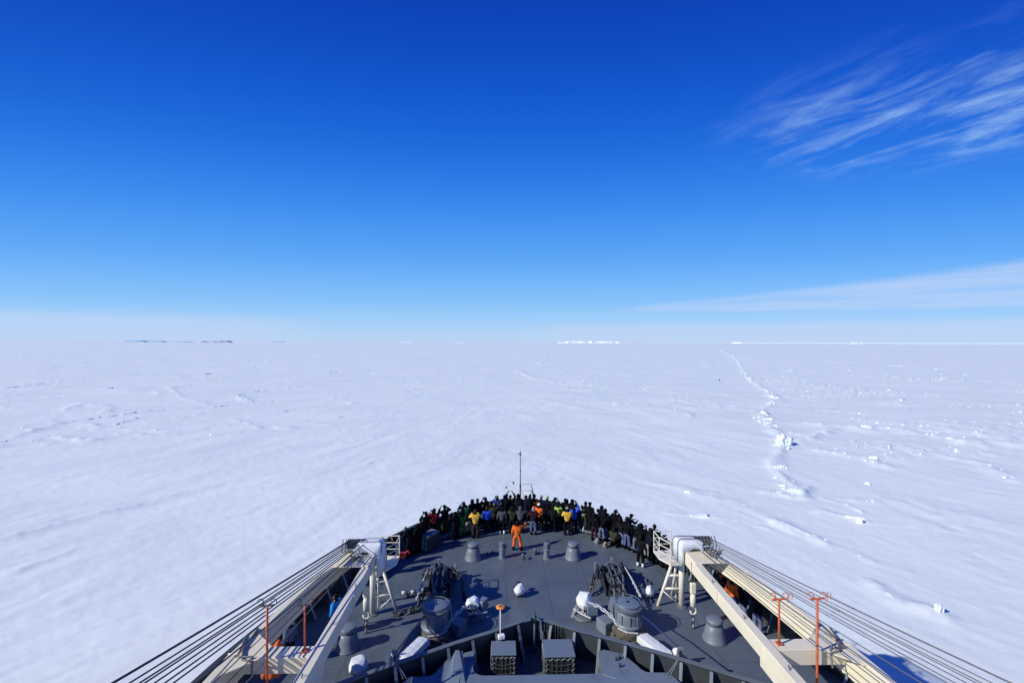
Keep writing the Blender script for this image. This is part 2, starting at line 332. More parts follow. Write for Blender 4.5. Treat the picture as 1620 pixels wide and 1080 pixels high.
def build_ice():
    a_f = np.linspace(-R(62), R(62), 900); a_r = np.linspace(R(62), 2 * math.pi - R(62), 72)[1:-1]
    A = np.concatenate([a_f, a_r]); n = len(A)
    p = .78; k = 640; t = np.linspace(14. ** -p, 60000. ** -p, k); r = t ** (-1 / p)
    RR, AA = np.meshgrid(r, A, indexing='ij'); X = RR * np.sin(AA); Y = RR * np.cos(AA)
    Hh = ice_height(X, Y)
    for P, w, hgt, _ in RIDGES_L:
        xs = [q[0] for q in P]; ys = [q[1] for q in P]; m = w * 4
        msk = (X > min(xs) - m) & (X < max(xs) + m) & (Y > min(ys) - m) & (Y < max(ys) + m)
        if not msk.any(): continue
        xm, ym = X[msk], Y[msk]; d = seg_dist(xm, ym, P) / (w * (1.3 + 1.6 * fbm(xm / 5, ym / 5, 41, 2)))
        b = np.exp(-d * d) * hgt * (.75 + .9 * fbm(xm / 1.6, ym / 1.6, 71, 3))
        Hh[msk] += b
    Hh *= np.clip(1.2 - RR / 4000, .0, 1)
    V = np.stack([X, Y, Hh + ICE], -1).reshape(-1, 3)
    i, j = np.meshgrid(np.arange(k - 1), np.arange(n), indexing='ij'); j2 = (j + 1) % n
    F = np.stack([i * n + j, (i + 1) * n + j, (i + 1) * n + j2, i * n + j2], -1).reshape(-1, 4)
    me = bpy.data.meshes.new('sea_ice'); me.vertices.add(len(V)); me.vertices.foreach_set('co', V.astype(np.float32).ravel())
    me.loops.add(F.size); me.loops.foreach_set('vertex_index', F.astype(np.int32).ravel())
    me.polygons.add(len(F)); me.polygons.foreach_set('loop_start', (np.arange(len(F)) * 4).astype(np.int32))
    me.polygons.foreach_set('loop_total', np.full(len(F), 4, np.int32)); me.update(calc_edges=True)
    me.polygons.foreach_set('use_smooth', np.ones(len(F), bool))
    o = bpy.data.objects.new('sea_ice', me); col.objects.link(o); o['kind'] = 'structure'
    m = bpy.data.materials.new('snow'); m.use_nodes = True; nt = m.node_tree; b = nt.nodes['Principled BSDF']
    b.inputs['Roughness'].default_value = .72; b.inputs['Specular IOR Level'].default_value = .25
    g = nt.nodes.new('ShaderNodeTexCoord')
    def nz(sx, sy, rot, sc_, det):
        mp = nt.nodes.new('ShaderNodeMapping'); mp.inputs['Scale'].default_value = (sx, sy, 1); mp.inputs['Rotation'].default_value = (0, 0, rot)
        nt.links.new(g.outputs['Object'], mp.inputs[0])
        q = nt.nodes.new('ShaderNodeTexNoise'); q.inputs['Scale'].default_value = sc_; q.inputs['Detail'].default_value = det; q.inputs['Roughness'].default_value = .6
        nt.links.new(mp.outputs[0], q.inputs['Vector']); return q.outputs[0]
    big = nz(1, 2.2, R(-60), .035, 5)
    r = nt.nodes.new('ShaderNodeValToRGB'); r.color_ramp.elements[0].position = .32; r.color_ramp.elements[1].position = .68
    r.color_ramp.elements[0].color = (.765, .815, .79, 1); r.color_ramp.elements[1].color = (.835, .88, .85, 1)
    nt.links.new(big, r.inputs[0]); nt.links.new(r.outputs[0], b.inputs['Base Color'])
    n1_ = nz(1, 4, R(-60), .9, 7); n2_ = nz(1, 3.0, R(-120), .5, 7)
    ad = nt.nodes.new('ShaderNodeMath'); ad.operation = 'ADD'; nt.links.new(n1_, ad.inputs[0]); nt.links.new(n2_, ad.inputs[1])
    for q_ in (n1_, n2_): q_.node.noise_type = 'RIDGED_MULTIFRACTAL'
    bp = nt.nodes.new('ShaderNodeBump'); bp.inputs['Strength'].default_value = .18; bp.inputs['Distance'].default_value = .05
    nt.links.new(ad.outputs[0], bp.inputs['Height']); nt.links.new(bp.outputs[0], b.inputs['Normal'])
    me.materials.append(m)
build_ice()

def build_rubble():
    rg = np.random.default_rng(4); pos = []; siz = []; yaw = []; lng = []
    for P, w, hgt, blk in RIDGES_L:
        for (a, b), (c, d) in zip(P, P[1:]):
            L = math.hypot(c - a, d - b); dist = math.hypot((a + c) / 2, (b + d) / 2)
            n = int(min(L * (7. if blk > .30 else 13.) * blk, 420))
            t = rg.random(n); clump = np.clip(vnoise(t * L / 4.5 + a, t * 0 + b, 8) + .55, 0, 1)
            keep = rg.random(n) < clump ** 2 * 1.6; t = t[keep]; n = len(t); clump = clump[keep]
            off = rg.normal(0, w * .55, n); nx, ny = -(d - b) / L, (c - a) / L
            s = np.exp(rg.normal(-1.6, .5, n)) * (.5 + hgt * 1.0) * (.7 + clump * .7) * (1 + dist / 2500)
            crack = blk <= .30
            if crack: off = off * .35; s = s * .62
            yaw.append(np.where(np.full(n, crack), math.atan2(d - b, c - a) + rg.normal(0, .15, n), rg.uniform(0, 6.28, n))); lng.append(np.full(n, 2.0 if crack else 1.))
            pos.append(np.stack([a + (c - a) * t + nx * off, b + (d - b) * t + ny * off], -1)); siz.append(s)
    # field of small lumps on the rough floe to the right
    n = 3600; x = rg.uniform(45, 260, n); y = rg.uniform(60, 330, n)
    f = fbm(x / 38 + 3, y / 26, 61, 3); k = (f > .10) & (x > .5 * y + 18); pos.append(np.stack([x[k], y[k]], -1)); siz.append(np.exp(rg.normal(-1.75, .45, k.sum()))); yaw.append(rg.uniform(0, 6.28, k.sum())); lng.append(np.full(k.sum(), 1.))
    P = np.concatenate(pos); S = np.concatenate(siz); LG = np.concatenate(lng); n = len(P)
    z = ice_height(P[:, 0], P[:, 1]) + ICE
    base = np.array([(sx, sy, sz) for sz in (-1, 1) for sy in (-1, 1) for sx in (-1, 1)], float) * .5
    V = base[None] * (1 + rg.uniform(-.35, .35, (n, 8, 3)))
    V *= np.stack([rg.uniform(.7, 1.8, n) * LG, rg.uniform(.6, 1.2, n), rg.uniform(.5, 1.15, n)], -1)[:, None] * S[:, None, None]
    q = np.concatenate(yaw); tl = rg.normal(0, .3, n)
    cz, sz_ = np.cos(q)[:, None], np.sin(q)[:, None]; ct, st = np.cos(tl)[:, None], np.sin(tl)[:, None]
    x, y, zz_ = V[..., 0], V[..., 1], V[..., 2]; y, zz_ = y * ct - zz_ * st, y * st + zz_ * ct; x, y = x * cz - y * sz_, x * sz_ + y * cz
    W = np.stack([x + P[:, :1], y + P[:, 1:], zz_ + z[:, None] + S[:, None] * .22 + .05], -1).reshape(-1, 3)
    fb_ = np.array([(0, 2, 3, 1), (4, 5, 7, 6), (0, 1, 5, 4), (2, 6, 7, 3), (0, 4, 6, 2), (1, 3, 7, 5)])
    F = (fb_[None] + (np.arange(n) * 8)[:, None, None]).reshape(-1, 4)
    me = bpy.data.meshes.new('ice_rubble'); me.from_pydata(W.tolist(), [], F.tolist()); me.update(); me.materials.append(M['block'])
    o = bpy.data.objects.new('ice_rubble', me); col.objects.link(o)
    tag(o, 'broken ice blocks heaped along the pressure ridges on the frozen sea', 'ice rubble', kind='stuff')
build_rubble()

def lump(size, seed, amp=.18, sub=3, flat=True, freq=1.6, rough=.35):
    bm = bmesh.new(); bmesh.ops.create_icosphere(bm, subdivisions=sub, radius=1)
    for v in bm.verts:
        d = v.co.normalized()
        n = noise.noise(d * freq + Vector((seed, seed * 2.3, 0))); n2 = noise.noise(d * freq * 3.1 + Vector((0, seed, 4)))
        k = 1 + amp * (n * 1.6 + abs(n2) * rough - .1)
        # push towards a rounded box
        m_ = max(abs(d.x), abs(d.y), abs(d.z)); k *= .6 + .4 * (1 / m_) * .8
        v.co = Vector((d.x * k * size[0], d.y * k * size[1], d.z * k * size[2]))
        if flat and v.co.z < -size[2] * .72: v.co.z = -size[2] * .72
    me = bpy.data.meshes.new('lump'); bm.to_mesh(me); bm.free()
    return me
# the big upended block on the ridge and a few smaller single ones
for i, (x, y, s, h, lab) in enumerate([
        (53.9, 87.3, 1.2, 1.45, 'largest upended ice block, standing on the pressure ridge right of the bow'),
        (52.3, 86.4, .6, .5, 'lower snow covered ice block at the left foot of the largest upended block'),
        (67.5, 114.5, .8, .6, 'squat ice block on the ridge beyond the largest upended block'),
        (84.5, 104.3, 1.5, .6, 'long white slab of raised ice at the start of the ridge branching right'),
        (38.4, 49.4, .32, .5, 'small steep ice block with a blue shaded side nearest the right crane wires'),
        (31.1, 32.9, .3, .5, 'small steep dark sided ice block beyond the lowest crane wires on the right'),
        (43.2, 70.8, .7, .45, 'low ice block on the ridge bend below the largest upended block')]):
    me = lump((s, s * .8, h), 3.1 + i * 1.7, .34, 4, False, 2.3, 1.1); me.materials.append(M['block']); me.name = 'ice_block'
    o = inst('ice_block', me, None, (x, y, ICE + h * .35), (0, 0, i * 1.3)); tag(o, lab, 'ice block', 'ice blocks on the pressure ridge')

# icebergs on the horizon, behind the floe edge
def px_berg(x0, x1, top_px, D, dist, flat, lab, steps=7, seed=0):
    # x given as tangent of azimuth from the ship's bow; heights in metres above the ice
    rs = random.Random(seed + 5); w = (x1 - x0) * dist; prof = []
    n = steps
    front = []; top = []
    for i in range(n + 1):
        t = i / n; hh = (.82 if flat else .62) * top_px * ((.93 + .07 * rs.random()) if flat else (.35 + .65 * rs.random())) * (min(1, 4.5 * t + .25, 4.5 * (1 - t) + .25))
        front.append((x0 * dist + w * t, dist + rs.uniform(-.012, .012) * w)); top.append(hh)
    vs = []; fs = []
    for (x, y), hh in zip(front, top):
        z = ICE - 2
        vs += [(x, y, z), (x, y + .01 * w, z + hh * .96 + 2), (x, y + D * .5, z + hh + 2), (x, y + D, z + hh * .9 + 2), (x, y + D, z)]
    for i in range(n):
        for j in range(4): fs.append((i * 5 + j, (i + 1) * 5 + j, (i + 1) * 5 + j + 1, i * 5 + j + 1))
    fs += [(0, 1, 2, 3, 4), tuple(n * 5 + k for k in (4, 3, 2, 1, 0))]
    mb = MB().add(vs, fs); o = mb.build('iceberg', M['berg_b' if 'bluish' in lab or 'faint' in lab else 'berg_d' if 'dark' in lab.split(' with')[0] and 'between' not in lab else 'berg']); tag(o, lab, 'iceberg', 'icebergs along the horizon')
T = lambda px: math.tan(math.atan((px - 810) / 720) + R(1.5))
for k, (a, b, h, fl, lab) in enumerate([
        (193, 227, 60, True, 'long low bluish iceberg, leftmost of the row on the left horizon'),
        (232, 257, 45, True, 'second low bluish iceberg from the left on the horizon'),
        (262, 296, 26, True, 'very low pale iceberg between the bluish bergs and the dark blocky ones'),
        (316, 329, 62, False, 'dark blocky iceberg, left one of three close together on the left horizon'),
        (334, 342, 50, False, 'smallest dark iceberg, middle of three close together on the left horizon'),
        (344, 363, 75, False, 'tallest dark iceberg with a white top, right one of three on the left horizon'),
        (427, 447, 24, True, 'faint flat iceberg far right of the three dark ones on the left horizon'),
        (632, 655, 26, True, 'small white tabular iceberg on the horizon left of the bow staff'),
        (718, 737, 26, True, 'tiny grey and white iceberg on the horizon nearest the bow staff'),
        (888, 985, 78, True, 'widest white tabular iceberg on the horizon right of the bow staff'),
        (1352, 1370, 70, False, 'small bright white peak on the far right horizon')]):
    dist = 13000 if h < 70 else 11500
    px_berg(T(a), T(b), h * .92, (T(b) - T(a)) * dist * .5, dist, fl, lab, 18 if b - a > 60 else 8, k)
o = MB().box((14500 * T(1530), 14500 + 300, ICE + 12), (15000, 600, 46)).build('ice_shelf', M['berg']); tag(o, 'long thin bright white ice shelf edge along the right horizon', 'ice shelf')
# emperor penguin far out
pg = empty('penguin', (112, 232.5, ICE + .25), 2.2, 'tiny dark penguin standing alone on the ice left of the pressure ridge', 'penguin')
MB().lathe([(.05, 0), (.17, .05), (.21, .3), (.2, .6), (.13, .82), (.05, .9)], 12, sy=.85).build('body', M['penguin'], pg, True)
MB().lathe([(.02, .83), (.1, .88), (.11, 1.0), (.06, 1.1), (.01, 1.12)], 10).tube([(0, .08, 1.02), (0, .22, 1.0)], [.03, .008], 5).build('head', M['penguin'], pg, True)
for s in (-1, 1): MB().plate([(s * .2, 0, .75), (s * .26, .03, .5), (s * .24, 0, .28), (s * .2, -.05, .5)], .03).build('flipper', M['penguin'], pg)
MB().box((.08, .08, .02), (.09, .2, .04)).box((-.08, .08, .02), (.09, .2, .04)).build('feet', M['penguin'], pg)

# ---------------------------------------------------------------- ship plan
CURVE = [(0, 33.05), (.8, 33.0), (1.6, 32.85), (3.1, 32.3), (4.0, 31.8), (5.8, 30.4), (6.85, 29.35), (8.05, 27.45), (8.85, 25.9), (9.7, 24.), (10.5, 21.9), (11.2, 19.6), (11.8, 17), (12.2, 14), (12.5, 10), (12.7, 6), (12.8, 2)]
def resample(P, step):
    # smooth by Catmull-Rom then walk
    pts = []
    Q = [(-P[1][0], P[1][1])] + P + [(P[-1][0], P[-1][1] - 4)]
    for i in range(1, len(Q) - 2):
        p0, p1, p2, p3 = [Vector(q) for q in Q[i - 1:i + 3]]
        for k in range(12):
            t = k / 12; pts.append(.5 * ((2 * p1) + (-p0 + p2) * t + (2 * p0 - 5 * p1 + 4 * p2 - p3) * t * t + (-p0 + 3 * p1 - 3 * p2 + p3) * t ** 3))
    pts.append(Vector(P[-1])); out = [pts[0]]; acc = 0
    for a, b in zip(pts, pts[1:]):
        d = (b - a).length
        while acc + d >= step:
            a = a.lerp(b, (step - acc) / d); d = (b - a).length; out.append(a); acc = 0
        acc += d
    return out
half = resample(CURVE, .15)
full = [Vector((-p.x, p.y)) for p in half[:0:-1]] + half          # port side to starboard, evenly spaced
NF = len(full); MID = len(half) - 1
def at_s(i):                                                       # point, inward normal
    i = max(0, min(NF - 1, i)); a, b = full[max(0, int(i) - 1)], full[min(NF - 1, int(i) + 1)]
    t = (b - a).normalized(); n = Vector((t.y, -t.x))
    if n.dot(Vector((0, 12)) - full[int(i)]) < 0: n = -n
    lo = full[int(i)]; hi = full[min(NF - 1, int(i) + 1)]
    return lo.lerp(hi, i - int(i)), n
# deck sheet
deck_poly = [(p.x, p.y) for p in full] + [(12.8, -6.), (-12.8, -6.)]
o = MB().prism(deck_poly[::-1], -.12, 0).build('deck', M['deck']); o['kind'] = 'structure'
for mname in ('deck',):
    nt = M[mname].node_tree; b = nt.nodes['Principled BSDF']
    # plate seams as fine relief, plus slight oil-canning
    tcn = nt.nodes.new('ShaderNodeTexCoord'); br = nt.nodes.new('ShaderNodeTexBrick')
    br.inputs['Scale'].default_value = 1; br.inputs['Brick Width'].default_value = 6.; br.inputs['Row Height'].default_value = 2.2
    br.inputs['Mortar Size'].default_value = .016; br.inputs['Mortar Smooth'].default_value = .3
    mp = nt.nodes.new('ShaderNodeMapping'); mp.inputs['Rotation'].default_value = (0, 0, R(90)); mp.inputs['Location'].default_value = (.3, -1.1, 0)
    nt.links.new(tcn.outputs['Object'], mp.inputs[0]); nt.links.new(mp.outputs[0], br.inputs['Vector'])
    src = b.inputs['Base Color'].links[0].from_socket
    def over(fac_sock, lo, hi, amt, c_):
        global src
        mr = nt.nodes.new('ShaderNodeMapRange'); mr.inputs[1].default_value = lo; mr.inputs[2].default_value = hi; mr.inputs[4].default_value = amt
        nt.links.new(fac_sock, mr.inputs[0]); mx = nt.nodes.new('ShaderNodeMix'); mx.data_type = 'RGBA'
        nt.links.new(mr.outputs[0], mx.inputs[0]); nt.links.new(src, mx.inputs[6]); mx.inputs[7].default_value = (*c_, 1); src = mx.outputs[2]
    def dn(scale, det, sx=1, sy=1, rot=0):
        mp_ = nt.nodes.new('ShaderNodeMapping'); mp_.inputs['Scale'].default_value = (sx, sy, 1); mp_.inputs['Rotation'].default_value = (0, 0, rot)
        nt.links.new(tcn.outputs['Object'], mp_.inputs[0]); q = nt.nodes.new('ShaderNodeTexNoise'); q.inputs['Scale'].default_value = scale; q.inputs['Detail'].default_value = det; q.inputs['Roughness'].default_value = .7
        nt.links.new(mp_.outputs[0], q.inputs['Vector']); return q.outputs[0]
    over(br.outputs['Fac'], 0, 1, .55, (.035, .04, .05))
    over(dn(.9, 9, 1, .35), .54, .72, .45, (.17, .19, .21))           # salt and drying water, drawn out fore and aft
    over(dn(2.3, 9), .64, .72, .7, (.10, .055, .03))                   # rust bleeding
    over(dn(5., 6), .68, .72, .6, (.30, .32, .34))                     # trodden snow crumbs, scuffs
    nt.links.new(src, b.inputs['Base Color'])
    bp0 = [n for n in nt.nodes if n.type == 'BUMP'][0]
    bp = nt.nodes.new('ShaderNodeBump'); bp.inputs['Strength'].default_value = .6; bp.inputs['Distance'].default_value = .012; bp.invert = True
    nt.links.new(br.outputs['Fac'], bp.inputs['Height']); nt.links.new(bp0.outputs[0], bp.inputs['Normal']); nt.links.new(bp.outputs[0], b.inputs['Normal'])
# hull below the bulwark
hv = []; lev = [(1.24, .10, 0), (-.3, .1, 0), (-3., .25, .25), (-6.5, .9, .9), (-8.2, 1.3, 1.4)]
for z, inn, rake in lev:
    for p_ in full:
        k = 1 - inn / 14; yy = p_.y - rake * (1.6 if abs(p_.x) < 6 else 1.0)
        hv.append((p_.x * k + (.12 * p_.x / 14 if z > 0 else .1 * p_.x / 14), yy + (.16 if z > -1 else .1), z))
hf = [(l * NF + i, l * NF + i + 1, (l + 1) * NF + i + 1, (l + 1) * NF + i) for l in range(len(lev) - 1) for i in range(NF - 1)]
hu = empty('ship_hull', (0, 0, 0), 0, 'orange icebreaker hull standing in the sea ice below the grey foredeck', 'ship')
MB().add(hv, hf).build('side_plating', M['hull'], hu, True)

# ---------------------------------------------------------------- bulwark
bw = empty('bulwark', (0, 33, 0), 0, 'dark grey steel bulwark curving round the whole bow deck', 'bulwark')
BH = 1.25
def s_near(x, y): return min(range(NF), key=lambda i: (full[i] - Vector((x, y))).length)
holes = {}
for (x, y, w, h, z) in [(-4.75, 31.2, .34, .58, .62), (-6.1, 30.1, .75, .45, .62), (5.1, 31.1, .5, .5, .6), (6.3, 30.0, .36, .6, .6), (-.62, 33, .34, .55, .62), (.62, 33, .34, .55, .62),
                        (-10.8, 21.0, .55, .4, .6), (-10.4, 22.1, .55, .4, .6), (10.7, 21.4, .55, .4, .6), (8.3, 27.0, .5, .5, .6)]:
    holes.setdefault(s_near(x, y) // 8, []).append((s_near(x, y), w, h, z))
p0 = Vector((0, 33, 0))
def W(i, z, off=0.):
    p_, n = at_s(i); q = p_ + n * off; return Vector((q.x, q.y, z)) - p0
TH = .02
for k in range(0, (NF - 1) // 8 + 1):
    i0, i1 = k * 8, min(NF - 1, k * 8 + 8)
    if i1 <= i0: continue
    mb = MB(); z0, z1 = .0, BH
    if k in holes:
        ic, w, h, zc = holes[k][0]; ic = max(i0 + 3.2, min(i1 - 3.2, ic)); wi = min(w / .15, (i1 - i0) - 1.5)
        N = 20; ring = []; outer = []
        for j in range(N):
            q = 2 * math.pi * j / N + math.pi / N; c, s = math.cos(q), math.sin(q)
            ring.append((ic + c * wi / 2, zc + s * h / 2))
            m_ = max(abs(c), abs(s)); u, v = c / m_, s / m_
            outer.append((ic + (u * (i1 - ic) if u > 0 else -u * (i0 - ic)), zc + (v * (z1 - zc) if v > 0 else -v * (z0 - zc))))
        vs = [W(a, b, TH) for a, b in ring] + [W(a, b, TH) for a, b in outer] + [W(a, b, -.03) for a, b in ring] + [W(a, b, -.03) for a, b in outer]
        fs = []
        for j in range(N):
            j2 = (j + 1) % N
            fs += [(j, j2, N + j2, N + j), (2 * N + j, 3 * N + j, 3 * N + j2, 2 * N + j2), (j, 2 * N + j, 2 * N + j2, j2)]
        mb.add(vs, fs)
        # collar of the fairlead
        mb2 = MB(); mb2.tube([W(a, b, .03) for a, b in ring], .045, 6, closed=True)
        pan = mb.build('bulwark_panel', M['bw'], bw); mb2.build('fairlead_collar', M['grey'], pan, True)
        continue
    ii = [i0 + q for q in range(i1 - i0 + 1)]; n = len(ii)
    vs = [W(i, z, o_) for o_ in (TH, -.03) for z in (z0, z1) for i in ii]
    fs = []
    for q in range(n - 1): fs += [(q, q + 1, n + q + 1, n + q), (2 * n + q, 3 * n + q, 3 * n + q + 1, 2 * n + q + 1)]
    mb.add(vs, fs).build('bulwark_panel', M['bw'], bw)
# top rail in lengths, brackets with flanges
for k in range(0, NF - 1, 24):
    ii = list(range(k, min(NF, k + 25)))
    if len(ii) < 2: continue
    vs = []; 
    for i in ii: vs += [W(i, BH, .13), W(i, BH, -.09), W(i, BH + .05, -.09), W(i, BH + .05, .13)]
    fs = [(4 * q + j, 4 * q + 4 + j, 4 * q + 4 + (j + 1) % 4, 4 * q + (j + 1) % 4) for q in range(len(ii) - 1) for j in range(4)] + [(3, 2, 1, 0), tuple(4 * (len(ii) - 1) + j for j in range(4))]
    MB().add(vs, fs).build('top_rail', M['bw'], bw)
    # knee-high light ledge and foot rail
for k in range(4, NF - 2, 8):
    p_, n = at_s(k); q = Vector((p_.x, p_.y, 0)) - p0; n3 = Vector((n.x, n.y, 0)); t3 = Vector((-n.y, n.x, 0))
    dp = .62
    pts = [q + n3 * .03, q + n3 * dp, q + n3 * dp + Vector((0, 0, .14)), q + n3 * .14 + Vector((0, 0, BH - .1)), q + n3 * .03 + Vector((0, 0, BH - .1))]
    br_ = MB().plate(pts, .018).build('bracket', M['wall'], bw)
    a, b = pts[2], pts[3]; off = (b - a).normalized().cross(t3) * 0
    MB().add([a + t3 * .05, a - t3 * .05, b - t3 * .05, b + t3 * .05, a + t3 * .05 + n3 * .02, a - t3 * .05 + n3 * .02, b - t3 * .05 + n3 * .02, b + t3 * .05 + n3 * .02],
             [(0, 1, 2, 3), (7, 6, 5, 4), (0, 4, 5, 1), (2, 6, 7, 3), (1, 5, 6, 2), (0, 3, 7, 4)]).build('flange', M['grey_l'], br_)
# grating step inside the bow
st = empty('bow_step', (0, 32, 0), 0, 'low grey grating step running round the inside of the bow bulwark', 'step')
for k in range(4, NF - 9, 8):
    if abs(k + 4 - MID) > 62: continue
    vs = []
    for i in (k + .5, k + 7.5):
        for of in (.14, .72):
            for z in (.19, .25):
                p_, n = at_s(i); w_ = p_ + n * of; vs.append((w_.x, w_.y - 32, z))
    MB().add(vs, [(0, 1, 3, 2), (4, 6, 7, 5), (0, 4, 5, 1), (2, 3, 7, 6), (1, 5, 7, 3), (0, 2, 6, 4)]).build('tread', M['grey_l'], st)
    for q in (1.5, 6.5):
        p_, n = at_s(k + q); w_ = p_ + n * .62; MB().box((w_.x, w_.y - 32, .095), (.05, .05, .19)).build('foot', M['grey'], st)

# ---------------------------------------------------------------- breakwater
bk = empty('breakwater', (0, 19.2, 0), 0, 'dark grey V shaped steel breakwater with ribbed rear side across the foredeck', 'breakwater')
BK = [(0, 19.28), (.55, 19.12), (1.6, 18.55), (3.3, 17.75), (5.2, 16.75), (7.0, 15.75), (8.2, 15.1)]
BZ = 1.3
for s in (-1, 1):
    for (a, b), (c, d) in zip(BK, BK[1:]):
        a_, b_ = Vector((s * a, b - 19.2, 0)), Vector((s * c, d - 19.2, 0)); t = (b_ - a_).normalized(); n = Vector((t.y, -t.x, 0)); n = -n if n.y > 0 else n
        fw = Vector((0, .25, 0))     # leans forward
        up = Vector((0, 0, BZ))
        MB().add([a_ + fw, b_ + fw, b_ + up, a_ + up, a_ + fw - n * .03, b_ + fw - n * .03, b_ + up - n * .03, a_ + up - n * .03],
                 [(0, 1, 2, 3), (7, 6, 5, 4), (0, 4, 5, 1), (3, 2, 6, 7), (1, 5, 6, 2), (0, 3, 7, 4)]).build('plate', M['bwk'], bk)
        f0, f1 = a_ + up, b_ + up
        MB().add([f0 + n * .12, f1 + n * .12, f1 - n * .06, f0 - n * .06, f0 + n * .12 + Vector((0, 0, .03)), f1 + n * .12 + Vector((0, 0, .03)), f1 - n * .06 + Vector((0, 0, .03)), f0 - n * .06 + Vector((0, 0, .03))],
                 [(3, 2, 1, 0), (4, 5, 6, 7), (0, 1, 5, 4), (2, 3, 7, 6), (1, 2, 6, 5), (0, 4, 7, 3)]).build('top_flange', M['grey'], bk)
    L = 0; nxt = .80
    for (a, b), (c, d) in zip(BK, BK[1:]):
        a_, b_ = Vector((s * a, b - 19.2, 0)), Vector((s * c, d - 19.2, 0)); D = (b_ - a_).length; t = (b_ - a_) / D; n = Vector((t.y, -t.x, 0)); n = -n if n.y > 0 else n
        while nxt < L + D:
            q = a_ + t * (nxt - L); up = Vector((0, 0, 1)); f = Vector((0, .22, 0))
            P = [q + f, q + f * 0 + Vector((0, 0, BZ - .02)), q + n * .14 + up * (BZ - .02), q + n * .66 + up * .12, q + n * .66]
            rib = MB().plate(P, .016).build('rib', M['bwk'], bk)
            e0, e1 = q + n * .14 + up * (BZ - .03), q + n * .66 + up * .05; w_ = t * .055
            MB().add([e0 + w_, e0 - w_, e1 - w_, e1 + w_, e0 + w_ + n * .018, e0 - w_ + n * .018, e1 - w_ + n * .018, e1 + w_ + n * .018],
                     [(0, 1, 2, 3), (7, 6, 5, 4), (0, 4, 5, 1), (2, 6, 7, 3), (1, 5, 6, 2), (0, 3, 7, 4)]).build('flange', M['grey_l'], rib)
            nxt += 1.02
        L += D
# apex fitting
vf = empty('vent_valve', (0, 19.05, 0), 0, 'narrow pipe with dark valve head and hand lever at the breakwater apex', 'valve')
MB().tube([(0, 0, 0), (0, 0, 1.35)], .05, 10).build('pipe', M['grey_l'], vf, True)
MB().lathe([(.13, 1.33), (.15, 1.4), (.12, 1.52), (.05, 1.6), (.04, 1.72), (.01, 1.74)], 12).build('valve_head', M['green'], vf, True)
MB().tube([(.05, -.05, 1.5), (.25, -.12, 1.42), (.3, -.15, .95)], .035, 6).box((.3, -.15, .85), (.12, .1, .3)).build('lever', M['grey_l'], vf)
mb = MB()
for i in range(7): mb.tube([(.42 + .11 * i, -.1 - .03 * i, 1.3), (.43 + .11 * i, -.12 - .03 * i, .85 - .05 * (i % 3))], .025, 5)
mb.build('hanging_shackles', M['chain'], vf)

# ---------------------------------------------------------------- hatch platform aft of the breakwater
def arc(cx, cy, r, a0, a1, n=6): return [(cx + r * math.cos(R(a0 + (a1 - a0) * i / n)), cy + r * math.sin(R(a0 + (a1 - a0) * i / n))) for i in range(n + 1)]
right = [(0, 16.58)] + arc(2.0, 17.03, .45, -90, 0) + [(2.45, 17.95), (3.35, 17.62)] + [(3.72, 16.95)] + arc(4.1, 16.95, .35, 200, 270, 4) + [(4.75, 16.58), (5.15, 15.7), (5.15, 8)]
poly = right + [(-x, y) for x, y in right[::-1]][:-1]
pf = empty('hatch_platform', (0, 16, 0), 0, 'blue grey flat raised platform with rounded notches behind the breakwater', 'platform')
poly = [(x, y - 16) for x, y in poly]
MB().prism(poly[::-1], .84, .90).build('top_plate', M['plat'], pf)
inn = [(x * .985, y - .07) for x, y in poly]
MB().prism(inn[::-1], .0, .84).build('side_wall', M['grey'], pf)
MB().tube([(2.3, .55 - .0, .905), (2.75, .3, .905)], .012, 5).build('welded_bar', M['grey_l'], pf)
for x, y in ((3.0, 1.25), (3.15, 1.35), (3.05, .9)): MB().lathe([(.04, .9), (.04, 1.02), (.02, 1.05)], 8, (x, y, 0)).build('bolt', M['dark'], pf)
pv = empty('companion_hood', (-3.0, 16.9, .90), 0, 'grey sloping hood beside the left notch of the raised platform', 'hood')
MB().add([(-.45, -.75, 0), (.35, -.75, 0), (.2, .6, 0), (-.3, .6, 0), (-.2, -.6, .06), (.1, -.6, .06), (.02, .45, .42), (-.12, .45, .42)],
         [(3, 2, 1, 0), (4, 5, 6, 7), (0, 1, 5, 4), (1, 2, 6, 5), (2, 3, 7, 6), (3, 0, 4, 7)]).build('cover', M['plat'], pv)
MB().tube([(.1, -.7, .03), (.13, .5, .34)], .025, 5).build('edge_bar', M['grey_l'], pv)

